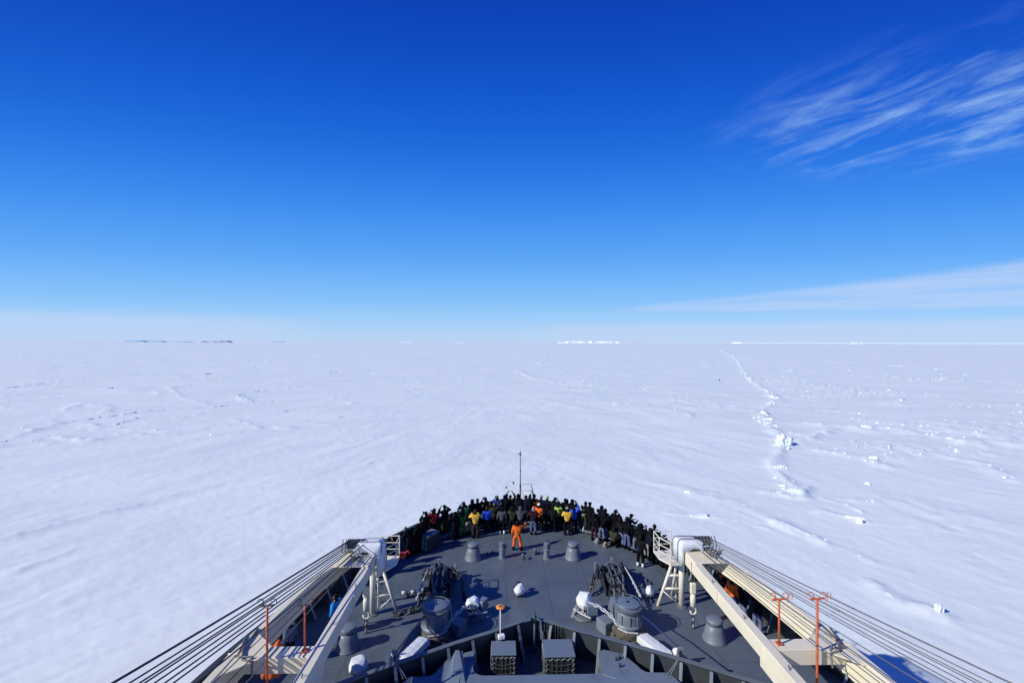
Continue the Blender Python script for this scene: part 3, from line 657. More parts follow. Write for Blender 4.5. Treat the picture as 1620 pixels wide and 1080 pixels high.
# ---------------------------------------------------------------- lashed lockers
def locker(x, y, w, d, h, rz, lab, netmat='netrope'):
    t = empty('deck_locker', (x, y, 0), rz, lab, 'locker', 'lockers lashed under netting on deck')
    MB().box((0, 0, h / 2 + .04), (w, d, h - .08)).build('body', M['dark'], t, bevel=.02)
    MB().box((0, 0, h), (w + .06, d + .06, .07)).build('lid', M['plat'], t, bevel=.015)
    rs = random.Random(int(x * 10))
    for face in ('f', 'l'):
        L = w if face == 'f' else d
        Q = (lambda a, z, o=.02: (a, -d / 2 - o, z)) if face == 'f' else (lambda a, z, o=.02: (-w / 2 - o, a, z))
        per = []; m_ = .05
        for (a0, z0), (a1, z1) in (((-L / 2 + m_, .1), (-L / 2 + m_, h - .1)), ((-L / 2 + m_, h - .1), (L / 2 - m_, h - .1)), ((L / 2 - m_, h - .1), (L / 2 - m_, .1))):
            n = 9
            for k in range(n):
                f = k / n; o_ = (.045 if k % 2 else -.03) + rs.uniform(-.012, .012)
                if a0 == a1: per.append(Q(a0 + (o_ if a0 < 0 else -o_), z0 + (z1 - z0) * f, .03))
                else: per.append(Q(a0 + (a1 - a0) * f, z0 - o_, .03))
        MB().tube(per, .007, 4).build('edge_lacing', M['frost'], t)
        for k in range(4):      # sagging cargo ropes
            z = h * (.22 + .17 * k) + rs.uniform(-.04, .04)
            MB().tube([Q(-L / 2 + L * q / 6, z - .10 * math.sin(math.pi * q / 6) + rs.uniform(-.015, .015), .03) for q in range(7)], .012, 4).build('rope', M[netmat], t)
        for k in range(4):
            a = -L / 2 + L * (k + 1) / 5 + rs.uniform(-.05, .05); MB().tube([Q(a, .1), Q(a + rs.uniform(-.05, .05), h * .5, .035), Q(a, h - .1)], .010, 4).build('rope', M[netmat], t)
    for sx in (-1, 1):
        for sy in (-1, 1): MB().box((sx * (w / 2 - .07), sy * (d / 2 - .07), .0), (.1, .1, .1)).build('foot', M['dark'], t)
    return t
locker(.86, 17.85, 1.14, .95, 1.0, 0, 'largest netted grey locker right of the centre line behind the breakwater')
locker(-1.29, 17.9, .92, .75, 1.0, 0, 'netted grey locker with striped shadows left of the centre line behind the breakwater')
locker(-5.85, 28.75, .62, 1.05, 1.0, R(-33), 'netted grey locker standing alone by the left bow bulwark', 'frost')
locker(-4.95, 15.6, .9, .8, .95, 0, 'plain grey locker behind the left wing of the breakwater')

# sounding mark pole with orange disc
t = empty('disc_pole', (-1.42, 18.42, 0), 0, 'thin pole topped by a flat orange disc behind the breakwater', 'pole')
MB().tube([(0, 0, 0), (0, 0, 2.3)], .022, 8).build('pole', M['cream_w'], t, True)
MB().lathe([(.03, 2.28), (.17, 2.29), (.19, 2.31), (.17, 2.33), (.03, 2.335)], 20).build('disc', M['brass'], t, True)
MB().lathe([(.035, 2.33), (.035, 2.36), (.01, 2.37)], 8).build('hub', M['dark'], t)
t = empty('junction_box', (-1.38, 18.30, 0), .25, 'small white box on a post below the orange disc pole', 'box')
MB().box((0, 0, 1.2), (.26, .18, .16)).build('case', M['white'], t, bevel=.02); MB().tube([(-.1, 0, 0), (-.1, 0, 1.13)], .025, 6).build('post', M['grey_l'], t)

# ---------------------------------------------------------------- mushroom vents, bitts, small fittings
def vent():
    t = empty('mushroom_vent', (0, 0, 0))
    MB().lathe([(.50, 0), (.51, .05), (.47, .12), (.40, .45), (.34, .62), (.30, .66), (.27, .66)], 28).build('trunk', M['grey_l'], t, smooth=True, angle=40)
    MB().lathe([(.2, .64), (.2, .74), (.31, .76), (.335, .80), (.335, .86), (.30, .91), (.16, .945), (.03, .95)], 28).build('cap', M['grey_l'], t, smooth=True, angle=40)
    MB().tube([(.30, .06, .6), (.40, .08, .66), (.44, .08, .78), (.36, .06, .86)], .018, 5).build('handle', M['dark'], t)
    return t
v0 = vent()
for i, (x, y, lab) in enumerate([(-3.05, 27.45, 'grey mushroom vent on the forward deck left of the man in orange'), (2.98, 27.4, 'grey mushroom vent on the forward deck right of the man in orange'),
                                (7.98, 19.75, 'grey mushroom vent beside the right crane jib'), (-7.9, 19.55, 'grey mushroom vent half hidden by the left crane jib')]):
    o = v0 if i == 0 else copy_tree(v0)
    o.location = (x, y, 0); o.rotation_euler.z = rnd.uniform(-.4, .4); tag(o, lab, 'vent', 'mushroom vents on the foredeck')
def bitt():
    t = empty('deck_post', (0, 0, 0))
    MB().lathe([(.24, 0), (.24, .04), (.18, .06), (.17, .5), (.21, .52), (.21, .56), (.15, .58), (.14, .84), (.18, .86), (.18, .92), (.03, .95)], 20).build('post', M['grey_l'], t, smooth=True, angle=35)
    MB().box((.20, 0, .62), (.10, .06, .30)).box((.24, 0, .80), (.05, .05, .12)).build('valve_lever', M['grey'], t, bevel=.01)
    MB().tube([(-.16, 0, .5), (-.2, 0, .6), (-.19, 0, .92)], .02, 5).build('rod', M['grey_l'], t)
    return t
b0 = bitt()
for i, (x, y, lab) in enumerate([(-1.3, 27.5, 'short grey post with a collar left of the man in orange'), (1.38, 27.4, 'short grey post with a collar right of the man in orange')]):
    o = b0 if i == 0 else copy_tree(b0); o.location = (x, y, 0); tag(o, lab, 'post', 'short posts beside the deck centre line')
    if i: o.rotation_euler.z = .4
for i, (x, y, lab) in enumerate([(-.05, 27.25, 'small grey stub fitting on the deck nearest behind the man in orange'), (.72, 27.85, 'small grey stub fitting just left of the right collared post'),
                              (-2.2, 27.9, 'tiny dark deck fitting beside the left mushroom vent'), (-1.9, 28.1, 'tiny dark deck fitting left of the left collared post')]):
    t = empty('deck_fitting', (x, y, 0), i * .5, lab, 'deck fitting', 'small fittings on the forward deck'); s = 1 if i < 2 else .5
    MB().lathe([(.09 * s, 0), (.08 * s, .3 * s), (.1 * s, .32 * s), (.02, .36 * s)], 12).build('stub', M['grey_l'] if i < 2 else M['dark'], t, True)
    MB().box((.18 * s, 0, .06 * s), (.3 * s, .12 * s, .1 * s)).build('foot', M['grey'], t, bevel=.01)
# cluster of small rollers on the port deck
for i, (x, y, lab) in enumerate([(-6.35, 23.45, 'small dark roller fitting on the left deck nearest the crane rest'), (-5.9, 23.5, 'small dark roller fitting, middle of the trio on the left deck'), (-5.45, 23.65, 'small dark roller fitting nearest the left anchor chain')]):
    t = empty('roller_fitting', (x, y, 0), .2 * i, lab, 'roller', 'roller fittings on the left deck')
    MB().box((0, 0, .05), (.38, .26, .1)).build('base', M['grey'], t, bevel=.01)
    MB().tube([(-.13, 0, .18), (.13, 0, .18)], .09, 10).build('roller', M['frost'], t, True)
    for sx in (-1, 1): MB().box((sx * .15, 0, .17), (.03, .18, .18)).build('cheek', M['dark'], t)

# ---------------------------------------------------------------- anchor windlasses
def link_mesh(L=.46, w=.27, r=.045, m='chain'):
    pts = []
    for i in range(14):
        q = 2 * math.pi * i / 14; c, s = math.cos(q), math.sin(q)
        pts.append((c * (w / 2 - r), s * (w / 2 - r) + (L / 2 - w / 2) * (1 if s > 0 else -1), 0))
    return MB().tube(pts, r, 6, closed=True).tube([(-w / 2 + r, 0, 0), (w / 2 - r, 0, 0)], r * .8, 6).mesh('chain_link', M[m], True)
LINK = link_mesh(); LINKW = link_mesh(.30, .19, .032, 'frost')
def chain_run(parent, pts, step, me, roll0=0.):
    P = [Vector(p) for p in pts]; acc = 0; k = 0; nxt = 0
    for a, b in zip(P, P[1:]):
        D = (b - a).length; t = (b - a) / D
        while nxt <= acc + D:
            q = a + t * (nxt - acc); o = inst('chain_link', me, parent, q)
            rot = t.to_track_quat('Y', 'Z') @ Matrix.Rotation(roll0 + (math.pi / 2 if k % 2 else 0), 3, 'Y').to_quaternion()
            o.rotation_mode = 'QUATERNION'; o.rotation_quaternion = rot; k += 1; nxt += step
        acc += D
def windlass(s, name_lab):
    t = empty('anchor_windlass', (4.27 * s, 20.2, 0), 0, name_lab, 'windlass', 'anchor windlasses on the foredeck')
    def X(x): return x * s
    MB().lathe([(.80, 0), (.80, .1), (.72, .14), (.72, .34), (.64, .40), (.5, .44)], 32).build('base', M['rust'], t, smooth=True, angle=35)
    b_ = MB()
    for k in range(14):
        q = 2 * math.pi * k / 14; b_.lathe([(.035, .12), (.035, .2), (.01, .22)], 6, (.76 * math.cos(q), .76 * math.sin(q), 0))
    b_.build('base_bolts', M['dark'], t)
    MB().lathe([(.45, .40), (.62, .50), (.64, .56), (.62, .62), (.57, .66), (.55, 1.0), (.52, 1.1), (.50, 1.13)], 32).build('drum', M['grey_l'], t, smooth=True, angle=35)
    for k in range(10):
        q = 2 * math.pi * k / 10 + .2; MB().box((.575 * math.cos(q), .575 * math.sin(q), .86), (.05, .05, .40), q).build('drum_rib', M['grey_l'], t, bevel=.01)
    MB().lathe([(.50, 1.13), (.60, 1.18), (.62, 1.24), (.62, 1.30), (.57, 1.33), (.50, 1.345)], 32).build('brake_flange', M['grey'], t, smooth=True, angle=35)
    MB().lathe([(.52, 1.34), (.50, 1.41), (.47, 1.425), (.03, 1.43)], 32).build('top_disc', M['plat'], t, smooth=True, angle=35)
    MB().lathe([(.07, 1.43), (.07, 1.46), (.02, 1.47)], 10).build('hub', M['dark'], t)
    MB().tube([(.56 * math.cos(R(q)), .56 * math.sin(R(q)), 1.47) for q in range(0, 360, 20)], .016, 5, closed=True).build('hand_ring', M['grey_l'], t)
    # gearbox pedestal forward of the drum, control stand, chain guides
    MB().add([(-.75, .1, 0), (-.1, .25, 0), (.0, 1.35, 0), (-.6, 1.5, 0), (-.62, .2, 1.25), (-.38, .3, 1.3), (-.3, 1.1, 1.1), (-.5, 1.2, 1.0)],
             [(3, 2, 1, 0), (4, 5, 6, 7), (0, 1, 5, 4), (1, 2, 6, 5), (2, 3, 7, 6), (3, 0, 4, 7)]).build('gear_casing', M['grey_l'], t, bevel=.02)
    MB().box((.30, 1.0, .42), (.7, .5, .84)).build('brake_housing', M['dark'], t, bevel=.03)
    MB().tube([(-.05, .95, 1.0), (.55, 1.1, 1.0)], .11, 10).build('brake_cylinder', M['green'], t, True)
    MB().tube([(.0, 1.0, 1.0), (.0, .35, 1.45)], .03, 6).tube([(.25, 1.0, 1.0), (.3, .4, 1.45)], .03, 6).build('brake_lever', M['grey_l'], t)
    # hawse pipe casting with cheeks and uprights
    MB().tube([(.3, 3.9, -.1), (.5, 4.7, .35)], [.48, .52], 18).build('hawse_pipe', M['dark'], t, True)
    MB().tube([(.5 + .5 * math.cos(R(q)), 4.7 + .2 * math.sin(R(q)), .42 + .40 * math.sin(R(q))) for q in range(0, 360, 24)], .07, 6, closed=True).build('pipe_lip', M['grey'], t, True)
    for sx in (-.25, .85): MB().plate([(sx, 3.0, 0), (sx * .8, 4.9, 0), (sx * .8, 4.8, .75), (sx, 4.0, .7), (sx, 3.1, .3)], .07).build('cheek_plate', M['dark'], t, bevel=.01)
    MB().box((-.42, 4.75, .45), (.17, .13, .9), R(12)).build('upright', M['grey_l'], t, bevel=.015)
    MB().box((.55, 5.1, .5), (.17, .13, 1.0), R(-8)).build('upright', M['grey_l'], t, bevel=.015)
    MB().box((.15, 4.9, .35), (1.0, .18, .6), R(5)).build('frame', M['dark'], t, bevel=.02)
    MB().box((.95, 4.45, .5), (.7, .5, .42), .25).build('winch_motor', M['dark'], t, bevel=.04)
    MB().box((.25, 2.5, .24), (.9, .5, .48), .1).build('chain_stopper', M['dark'], t, bevel=.03)
    MB().tube([(-.2, 2.5, .4), (-.2, 2.5, .82), (.6, 2.55, .86), (.62, 2.55, .4)], .055, 6).build('stopper_bar', M['dark'], t)
    rs = random.Random(31 + s)
    def wander(pts, a=.06):
        out = []
        for (p_, q_) in zip(pts, pts[1:]):
            for k in range(3):
                f = k / 3; out.append(tuple(p_[c] + (q_[c] - p_[c]) * f + rs.gauss(0, a) for c in range(3)))
        return out + [pts[-1]]
    chain_run(t, wander([(.05, .6, .92), (.1, 1.5, .75), (.3, 2.5, .70), (.35, 3.6, .75), (.45, 4.7, .62)]), .33, LINK, .3)
    chain_run(t, wander([(.2, 1.4, .6), (.1, 2.3, .45), (.0, 3.4, .7), (.15, 4.5, .85)], .05), .31, LINK, .9)
    chain_run(t, wander([(.4, 1.9, .35), (.5, 2.8, .5), (.55, 3.8, .88), (.3, 4.7, .9)], .06), .31, LINK, .5)
    chain_run(t, wander([(-.3, 4.3, .85), (-.65, 4.0, .7), (-.9, 3.5, .4), (-1.05, 3.0, .07)], .03), .26, LINK, .4)
    if s < 0: chain_run(t, wander([(.4, 3.0, .5), (.9, 2.7, .6), (1.2, 2.0, .12), (1.6, 1.7, .08), (2.1, 1.6, .08)], .07), .30, LINK, .2)
    for k in range(18 if s < 0 else 12):
        x = rs.uniform(-.35, .9); y = rs.uniform(3.7, 4.9); z = rs.uniform(.4, .85); a = rs.uniform(-.5, .5)
        inst('chain_link', LINK, t, (x, y, z), (rs.uniform(.5, 1.9), rs.uniform(-.8, .8), a), (1.05, 1.05, 1.05))
    for (xa, xb, za, zb) in ((-.28, .12, .62, .80), (.55, .38, .75, .85), (.1, .62, 1.0, .95)):
        MB().tube([(xa, 1.1, za), (xb, 3.0, zb), (xb + .05, 4.6, zb + .08)], .05, 8).build('relieving_arm', M['grey'], t, True)
        for y in (1.6, 2.4, 3.3): MB().lathe([(.085, -.07), (.085, .07)], 8, (xa + (xb - xa) * min(1, (y - 1.1) / 1.9), y, za + (zb - za) * min(1, (y - 1.1) / 1.9))).build('clamp', M['dark'], t)
    MB().tube([(1.0, 4.1, .95), (1.1, 3.1, .80), (1.22, 2.0, .5)], [.03, .045, .035], 6).build('turnbuckle', M['frost'], t)
    for k in range(4): MB().lathe([(.07, -.04), (.07, .04)], 8, (1.12 + .03 * k, 2.9 - .25 * k, .74 - .07 * k)).build('turnbuckle_nut', M['frost'], t)
    # inboard pedestal and white chain running to the covered control stand
    MB().box((-.95, .25, .27), (.55, .65, .54), R(28)).build('chain_pedestal', M['grey_l'], t, bevel=.03)
    chain_run(t, [(-1.55, 1.1, .75), (-1.15, .75, .82), (-.75, .2, .75), (-.45, -.35, .55)], .21, LINKW, .4)
    MB().tube([(-.55, -.4, .52), (-.2, -.62, .46), (.25, -.68, .45)], .04, 6).build('pawl', M['frost'], t)
    return t
wl = windlass(1, 'grey anchor windlass in full sunlight on the right foredeck with chains leading forward')
wl2 = windlass(-1, 'anchor windlass in the crane shadow on the left foredeck with a heap of chains forward')
wl2.scale = (-1, 1, 1)
# ropes / stay rods from windlass towards breakwater
for s in (-1, 1):
    lab = 'dark blue stay rope from the right windlass down to the breakwater' if s > 0 else 'dark stay rope from the left windlass across the white slab cover'
    o = MB().tube([(s * 4.62, 20.45, .95), (s * 4.95, 18.6, 1.35), (s * 5.25, 16.85, 1.62)], .028, 6).build('stay_rope', M['blue_r'] if s > 0 else M['wire'])
    tag(o, lab, 'rope')
    t = empty('stay_stand', (s * 5.28, 16.8, 0), 0, 'thin steel post with splayed braces at the %s end of the stay rope' % ('right' if s > 0 else 'left'), 'stand')
    MB().box((0, 0, .8), (.09, .09, 1.6)).build('post', M['dark'], t)
    for k in (-1, 0): MB().tube([(0, 0, 1.35), (-s * .5 + k * .12, -.35, .92)], .02, 5).build('brace', M['grey_l'], t)
    MB().box((0, 0, 1.62), (.2, .12, .08)).build('head', M['grey_l'], t)

# ---------------------------------------------------------------- canvas covered gear
def drape(size, seed, peaks=7):
    rs = random.Random(seed); bm = bmesh.new(); a, b, c = size
    for k in range(peaks):      # stiff corners of the gear under the canvas
        q = 2 * math.pi * k / peaks + rs.uniform(-.25, .25); rr_ = rs.uniform(.45, .8)
        bm.verts.new((a * rr_ * math.cos(q), b * rr_ * math.sin(q), c * rs.uniform(.45, 1.)))
    for k in range(9):
        q = 2 * math.pi * k / 9 + rs.uniform(-.2, .2); rr_ = rs.uniform(.85, 1.08)
        bm.verts.new((a * rr_ * math.cos(q), b * rr_ * math.sin(q), -c * rs.uniform(.1, .35)))
        bm.verts.new((a * rr_ * .8 * math.cos(q), b * rr_ * .8 * math.sin(q), -c * .8))
    g = bmesh.ops.convex_hull(bm, input=bm.verts); bmesh.ops.delete(bm, geom=[v for v in bm.verts if not v.link_faces], context='VERTS')
    bmesh.ops.triangulate(bm, faces=bm.faces); bmesh.ops.subdivide_edges(bm, edges=bm.edges, cuts=3, use_grid_fill=True)
    for v in bm.verts:          # sag between the stiff corners, folds running down
        q = math.atan2(v.co.y, v.co.x); n = noise.noise(v.co * 7 + Vector((seed, 0, 0)))
        f = 1 - .05 * math.sin(q * 11 + seed) * max(0, .6 - v.co.z / c) + n * .06
        v.co = Vector((v.co.x * f, v.co.y * f, v.co.z + n * c * .07))
    me = bpy.data.meshes.new('canvas_cover'); bm.to_mesh(me); bm.free(); return me
def tarp(x, y, z, size, rz, seed, lab, m='white', amp=.22, extra=None):
    t = empty('covered_machine', (x, y, 0), rz, lab, 'covered equipment', 'deck gear under white canvas covers')
    if m == 'net':
        me = lump(size, seed, .12, 4, True, 1.2, .1); me.name = 'canvas_cover'
    else: me = drape(size, seed)
    me.materials.append(M[m])
    for p_ in me.polygons: p_.use_smooth = True
    me.set_sharp_from_angle(angle=R(32))
    inst('canvas_cover', me, t, (0, 0, z + size[2] * .75))
    MB().box((0, 0, z / 2 + .1), (size[0] * .9, size[1] * .8, z + .2)).build('pedestal', M['dark'], t, bevel=.02)
    mb = MB(); a, b = size[0], size[1]
    mb.tube([(a * .93 * math.cos(R(q)), b * .93 * math.sin(R(q)), z + size[2] * .18 + .03 * math.sin(q)) for q in range(0, 360, 24)], .014, 4, closed=True).build('lashing', M['wire'], t)
    if extra: extra(t)
    return t
def knob(x, y, z): return lambda t: (MB().lathe([(.02, 0), (.13, .02), (.15, .06), (.13, .12), (.03, .15)], 12, (x, y, z)).build('dark_cap', M['dark'], t, True), MB().tube([(x, y, 0), (x, y, z + .02)], .03, 6).build('stem', M['dark'], t))
tarp(-.42, 23.3, .18, (.30, .26, .26), .2, 1.2, 'small white canvas covered winch alone on the deck centre', extra=knob(.02, .36, .42))
tarp(6.2, 23.05, .15, (.25, .24, .26), .1, 4.4, 'small white canvas bundle between the right windlass and crane rest', extra=knob(.22, .42, .42))
def stand_extra(s):
    def f(t):
        MB().lathe([(.5, 0), (.5, .05), (.42, .09), (.1, .1)], 24, (.0, 0, 0)).build('base_plate', M['grey'], t, True)
        MB().plate([(-.55, -.35, 0), (-.35, .15, .6), (-.25, .15, .6), (-.40, -.35, 0)], .03).build('side_leg', M['grey'], t)
        MB().box((.45, -.15, .55), (.5, .35, .45), .5).build('side_box', M['plat'], t, bevel=.03)
        for k in range(7): MB().lathe([(.04, -.04), (.05, 0), (.03, .04)], 6, (-.35 + .09 * k, -.38 - .02 * (k % 2), .38 + .03 * (k % 3))).build('pipe_end', M['frost'], t)
        MB().tube([(-.4, -.3, .42), (0, -.42, .34), (.5, -.5, .32)], .04, 6).build('hose', M['frost'], t)
    return f
tarp(2.55, 21.55, .48, (.42, .40, .36), -.5, 8.3, 'angular white canvas covered control stand in sunlight left of the right windlass', amp=.3, extra=stand_extra(1))
tarp(-2.72, 21.65, .48, (.42, .38, .30), .5, 6.1, 'canvas covered control stand in blue shade right of the left windlass', amp=.24, extra=stand_extra(-1))
tarp(-7.0, 18.05, .12, (.38, .42, .26), .3, 2.9, 'round white net covered drum on the left deck beside the crane jib', 'net')
tarp(6.55, 15.3, .95, (.28, .22, .18), .0, 5.5, 'white covered box peeping over the right wing of the breakwater', 'net')
for s in (-1, 1):
    lab = 'long white net covered slab tilted in front of the %s wing of the breakwater' % ('right' if s > 0 else 'left')
    t = empty('covered_gangway', (s * 4.92, 18.62, 0), s * R(24), lab, 'covered equipment', 'long white covered slabs before the breakwater')
    mb = MB(); n = 14; vs = []; fs = []; w = .27
    for i in range(n + 1):
        for j, (u, z) in enumerate([(-1, .34), (-.98, .52), (-.9, .58), (0, .60), (.9, .58), (.98, .52), (1, .34)]):
            yv = -.78 + 1.56 * i / n; wob = .006 * math.sin(i * 2.1 + j * 1.3)
            vs.append((u * w * (1 - .1 * (i == 0 or i == n)), yv, z - .05 * (i == 0 or i == n) + wob + .08 * (1 - i / n)))
    for i in range(n):
        for j in range(6): fs.append((i * 7 + j, i * 7 + j + 1, (i + 1) * 7 + j + 1, (i + 1) * 7 + j))
    fs += [tuple(range(7)), tuple(n * 7 + k for k in range(6, -1, -1)), (0, n * 7, n * 7 + 6, 6)]
    mb.add(vs, fs).build('net_cover', M['net'], t)
    for y in (-.6, .6): MB().box((0, y, .18), (w * 1.2, .1, .36)).build('trestle', M['dark'], t)
    t2 = empty('covered_post', (s * 5.62, 18.0, 0), 0, 'short white wrapped post at the outer end of the %s long slab' % ('right' if s > 0 else 'left'), 'covered equipment')
    me = lump((.15, .14, .3), 9. + s, .35, 3); me.name = 'canvas_cover'; me.materials.append(M['white']); inst('canvas_cover', me, t2, (0, 0, .55))
    MB().tube([(0, 0, 0), (0, 0, .6)], .06, 8).build('post', M['dark'], t2)
    MB().box((.02, .02, .88), (.16, .08, .1)).build('head', M['dark'], t2, bevel=.02)
    MB().lathe([(.22, 0), (.22, .1), (.16, .3), (.1, .32)], 16, (s * .22, 0, 0)).build('base_drum', M['grey'], t2, True)

# ---------------------------------------------------------------- jackstaff platform at the bow
t = empty('bow_platform', (0, 32.9, 0), 0, 'small pale platform with thin guard rail at the tip of the bow', 'platform')
MB().box((0, .25, 1.5), (1.75, 1.0, .05)).build('floor', M['cream_w'], t)
for x in (-.8, .8): MB().tube([(x * .9, -.1, 0), (x, 0, 1.48)], .05, 8).build('support', M['grey_l'], t)
def frame(pts, r=.022, name='rail', m='cream_w', par=t): return MB().tube(pts, r, 6).build(name, M[m], par, True)
frame([(-.92, -.2, 1.5), (-.92, -.2, 2.45), (-.86, -.2, 2.55), (-.86, .7, 2.55)]); frame([(.92, -.2, 1.5), (.92, -.2, 2.45), (.86, -.2, 2.55), (.86, .7, 2.55)], .03, m='grey')
frame([(-.86, .7, 1.5), (-.86, .7, 2.55), (.86, .7, 2.55), (.86, .7, 1.5)]); frame([(-.86, .7, 2.05), (.86, .7, 2.05)], .014)
for x in (-.5, -.1, .3): frame([(x, .7, 1.5), (x, .7, 2.55)], .012, 'stanchion')
MB().lathe([(.05, 2.55), (.05, 2.7), (.02, 2.75)], 8, (-.45, .7, 0)).build('lamp', M['dark'], t); MB().lathe([(.05, 2.4), (.06, 2.5), (.02, 2.53)], 8, (-.98, .2, 0)).build('lamp', M['dark'], t)
t = empty('jackstaff', (.02, 32.75, 0), 0, 'tall thin jackstaff with small sensor head rising from the bow platform', 'mast')
MB().tube([(0, 0, 1.5), (0, 0, 2.9), (0, 0, 4.9)], [.06, .045, .03], 10).build('pole', M['grey'], t, True)
MB().lathe([(.07, 2.6), (.07, 2.72)], 10).lathe([(.055, 3.75), (.055, 3.82)], 10).build('collar', M['dark'], t)
for x, y in ((-.36, 0), (.36, 0), (0, .4)): MB().tube([(x, y, 1.52), (0, 0, 2.68)], .018, 6).build('strut', M['cream_w'], t)
MB().lathe([(.05, 4.88), (.07, 4.95), (.03, 5.05), (.03, 5.15), (.01, 5.18)], 8).box((-.1, 0, 4.98), (.14, .03, .05)).build('sensor_head', M['dark'], t)

# ---------------------------------------------------------------- crane rests
def crane_rest(s, lab, xo, yo):
    t = empty('crane_rest', (s * 7.52, yo, 0), 0, lab, 'crane rest', 'crane rests on the foredeck')
    P = lambda x, y, z: (x * -s, y, z)      # x grows inboard
    MB().tube([P(0, 0, 0), P(0, 0, 2.72)], .135, 16).build('post', M['cream_w'], t, True)
    MB().lathe([(.26, 0), (.26, .04), (.14, .08)], 16).build('foot_plate', M['grey'], t)
    MB().tube([P(1.15, .1, 0), P(.45, .1, 2.05)], .075, 10).build('brace', M['cream_w'], t, True)
    MB().tube([P(.1, 1.0, 0), P(.05, .35, 2.4)], .07, 10).build('brace', M['cream_w'], t, True)
    for z, x in ((.85, .86), (1.5, .64)): MB().tube([P(0, 0, z + .02), P(x, .1, z)], .06, 8).build('cross_tie', M['cream_w'], t, True)
    MB().tube([P(.9, .05, .75), P(.15, .02, .1)], .03, 6).build('lower_tie', M['cream_w'], t, True)
    ld = MB().tube([P(.5, .25, .15), P(.5, .25, 2.2)], .022, 6).tube([P(.18, .25, .15), P(.18, .25, 2.2)], .022, 6).build('ladder', M['cream_w'], t)
    for k in range(7): MB().tube([P(.5, .25, .35 + .3 * k), P(.18, .25, .35 + .3 * k)], .016, 5).build('rung', M['cream_w'], ld)
    poly_ = [P(.14, -.55, 0)[:2], P(.75, -.55, 0)[:2], P(1.1, .1, 0)[:2], P(1.1, .9, 0)[:2], P(.14, .9, 0)[:2]]
    if s > 0: poly_ = poly_[::-1]
    MB().prism(poly_, 2.28, 2.36).build('platform', M['cream_w'], t)
    rl = [P(.75, -.53, 0), P(1.08, .1, 0), P(1.08, .88, 0), P(.2, .88, 0)]
    for z, r in ((3.35, .026), (3.02, .02), (2.7, .02)): MB().tube([(x, y, z) for x, y, _ in rl], r, 6).build('rail', M['cream_w'], t)
    for x, y, _ in rl: MB().tube([(x, y, 2.36), (x, y, 3.35)], .024, 6).build('stanchion', M['cream_w'], t)
    MB().tube([(rl[1][0], rl[1][1], 3.02), (rl[2][0], rl[2][1], 2.4)], .016, 5).build('diagonal', M['cream_w'], t)
    MB().box(P(-.15, .0, 2.6), (.9, .3, .22)).build('cradle', M['cream_w'], t, bevel=.02)
    return t
crane_rest(1, 'cream tubular crane rest with ladder and railed platform on the right deck', 0, 22.25)
crane_rest(-1, 'cream tubular crane rest with ladder and railed platform on the left deck', 0, 21.95)
t = empty('fire_nozzle', (-6.25, 22.65, 2.36), 0, 'red fire hose box on the left crane rest platform', 'hose box')
MB().box((0, 0, .12), (.3, .25, .24)).build('case', M['brightred'], t, bevel=.03); MB().tube([(.1, 0, .2), (.25, .05, .3), (.33, .05, .18)], .04, 6).build('spout', M['brightred'], t)

# ---------------------------------------------------------------- cranes
def beam(parent, P0, P1, w, h0, h1, z0, z1, out, name='jib_beam', step=None):
    # box beam; inner face at P, w towards 'out'; z0/z1 = top height at the ends
    a, b = Vector((*P0, 0)), Vector((*P1, 0)); o_ = Vector((out, 0, 0))
    secs = [(0, h0, 0), (1, h1, 0)] if not step else [(0, h0, 0), (step[0], step[1], 0), (step[0] + .001, h1, 0), (1, h1, 0)]
    vs = []; fs = []
    for tt, h, _ in secs:
        p_ = a.lerp(b, tt); z = z0 + (z1 - z0) * tt
        vs += [(p_.x, p_.y, z), (p_.x + o_.x * w, p_.y, z), (p_.x + o_.x * w, p_.y, z - h), (p_.x, p_.y, z - h)]
    n = len(secs)
    for i in range(n - 1): fs += [(4 * i + j, 4 * i + 4 + j, 4 * i + 4 + (j + 1) % 4, 4 * i + (j + 1) % 4) for j in range(4)]
    fs += [(3, 2, 1, 0), tuple(4 * (n - 1) + j for j in range(4))]
    mb = MB().add(vs, fs)
    if out < 0: mb.f = [f[::-1] for f in mb.f]
    return mb.build(name, M['cream'], parent, bevel=.02)
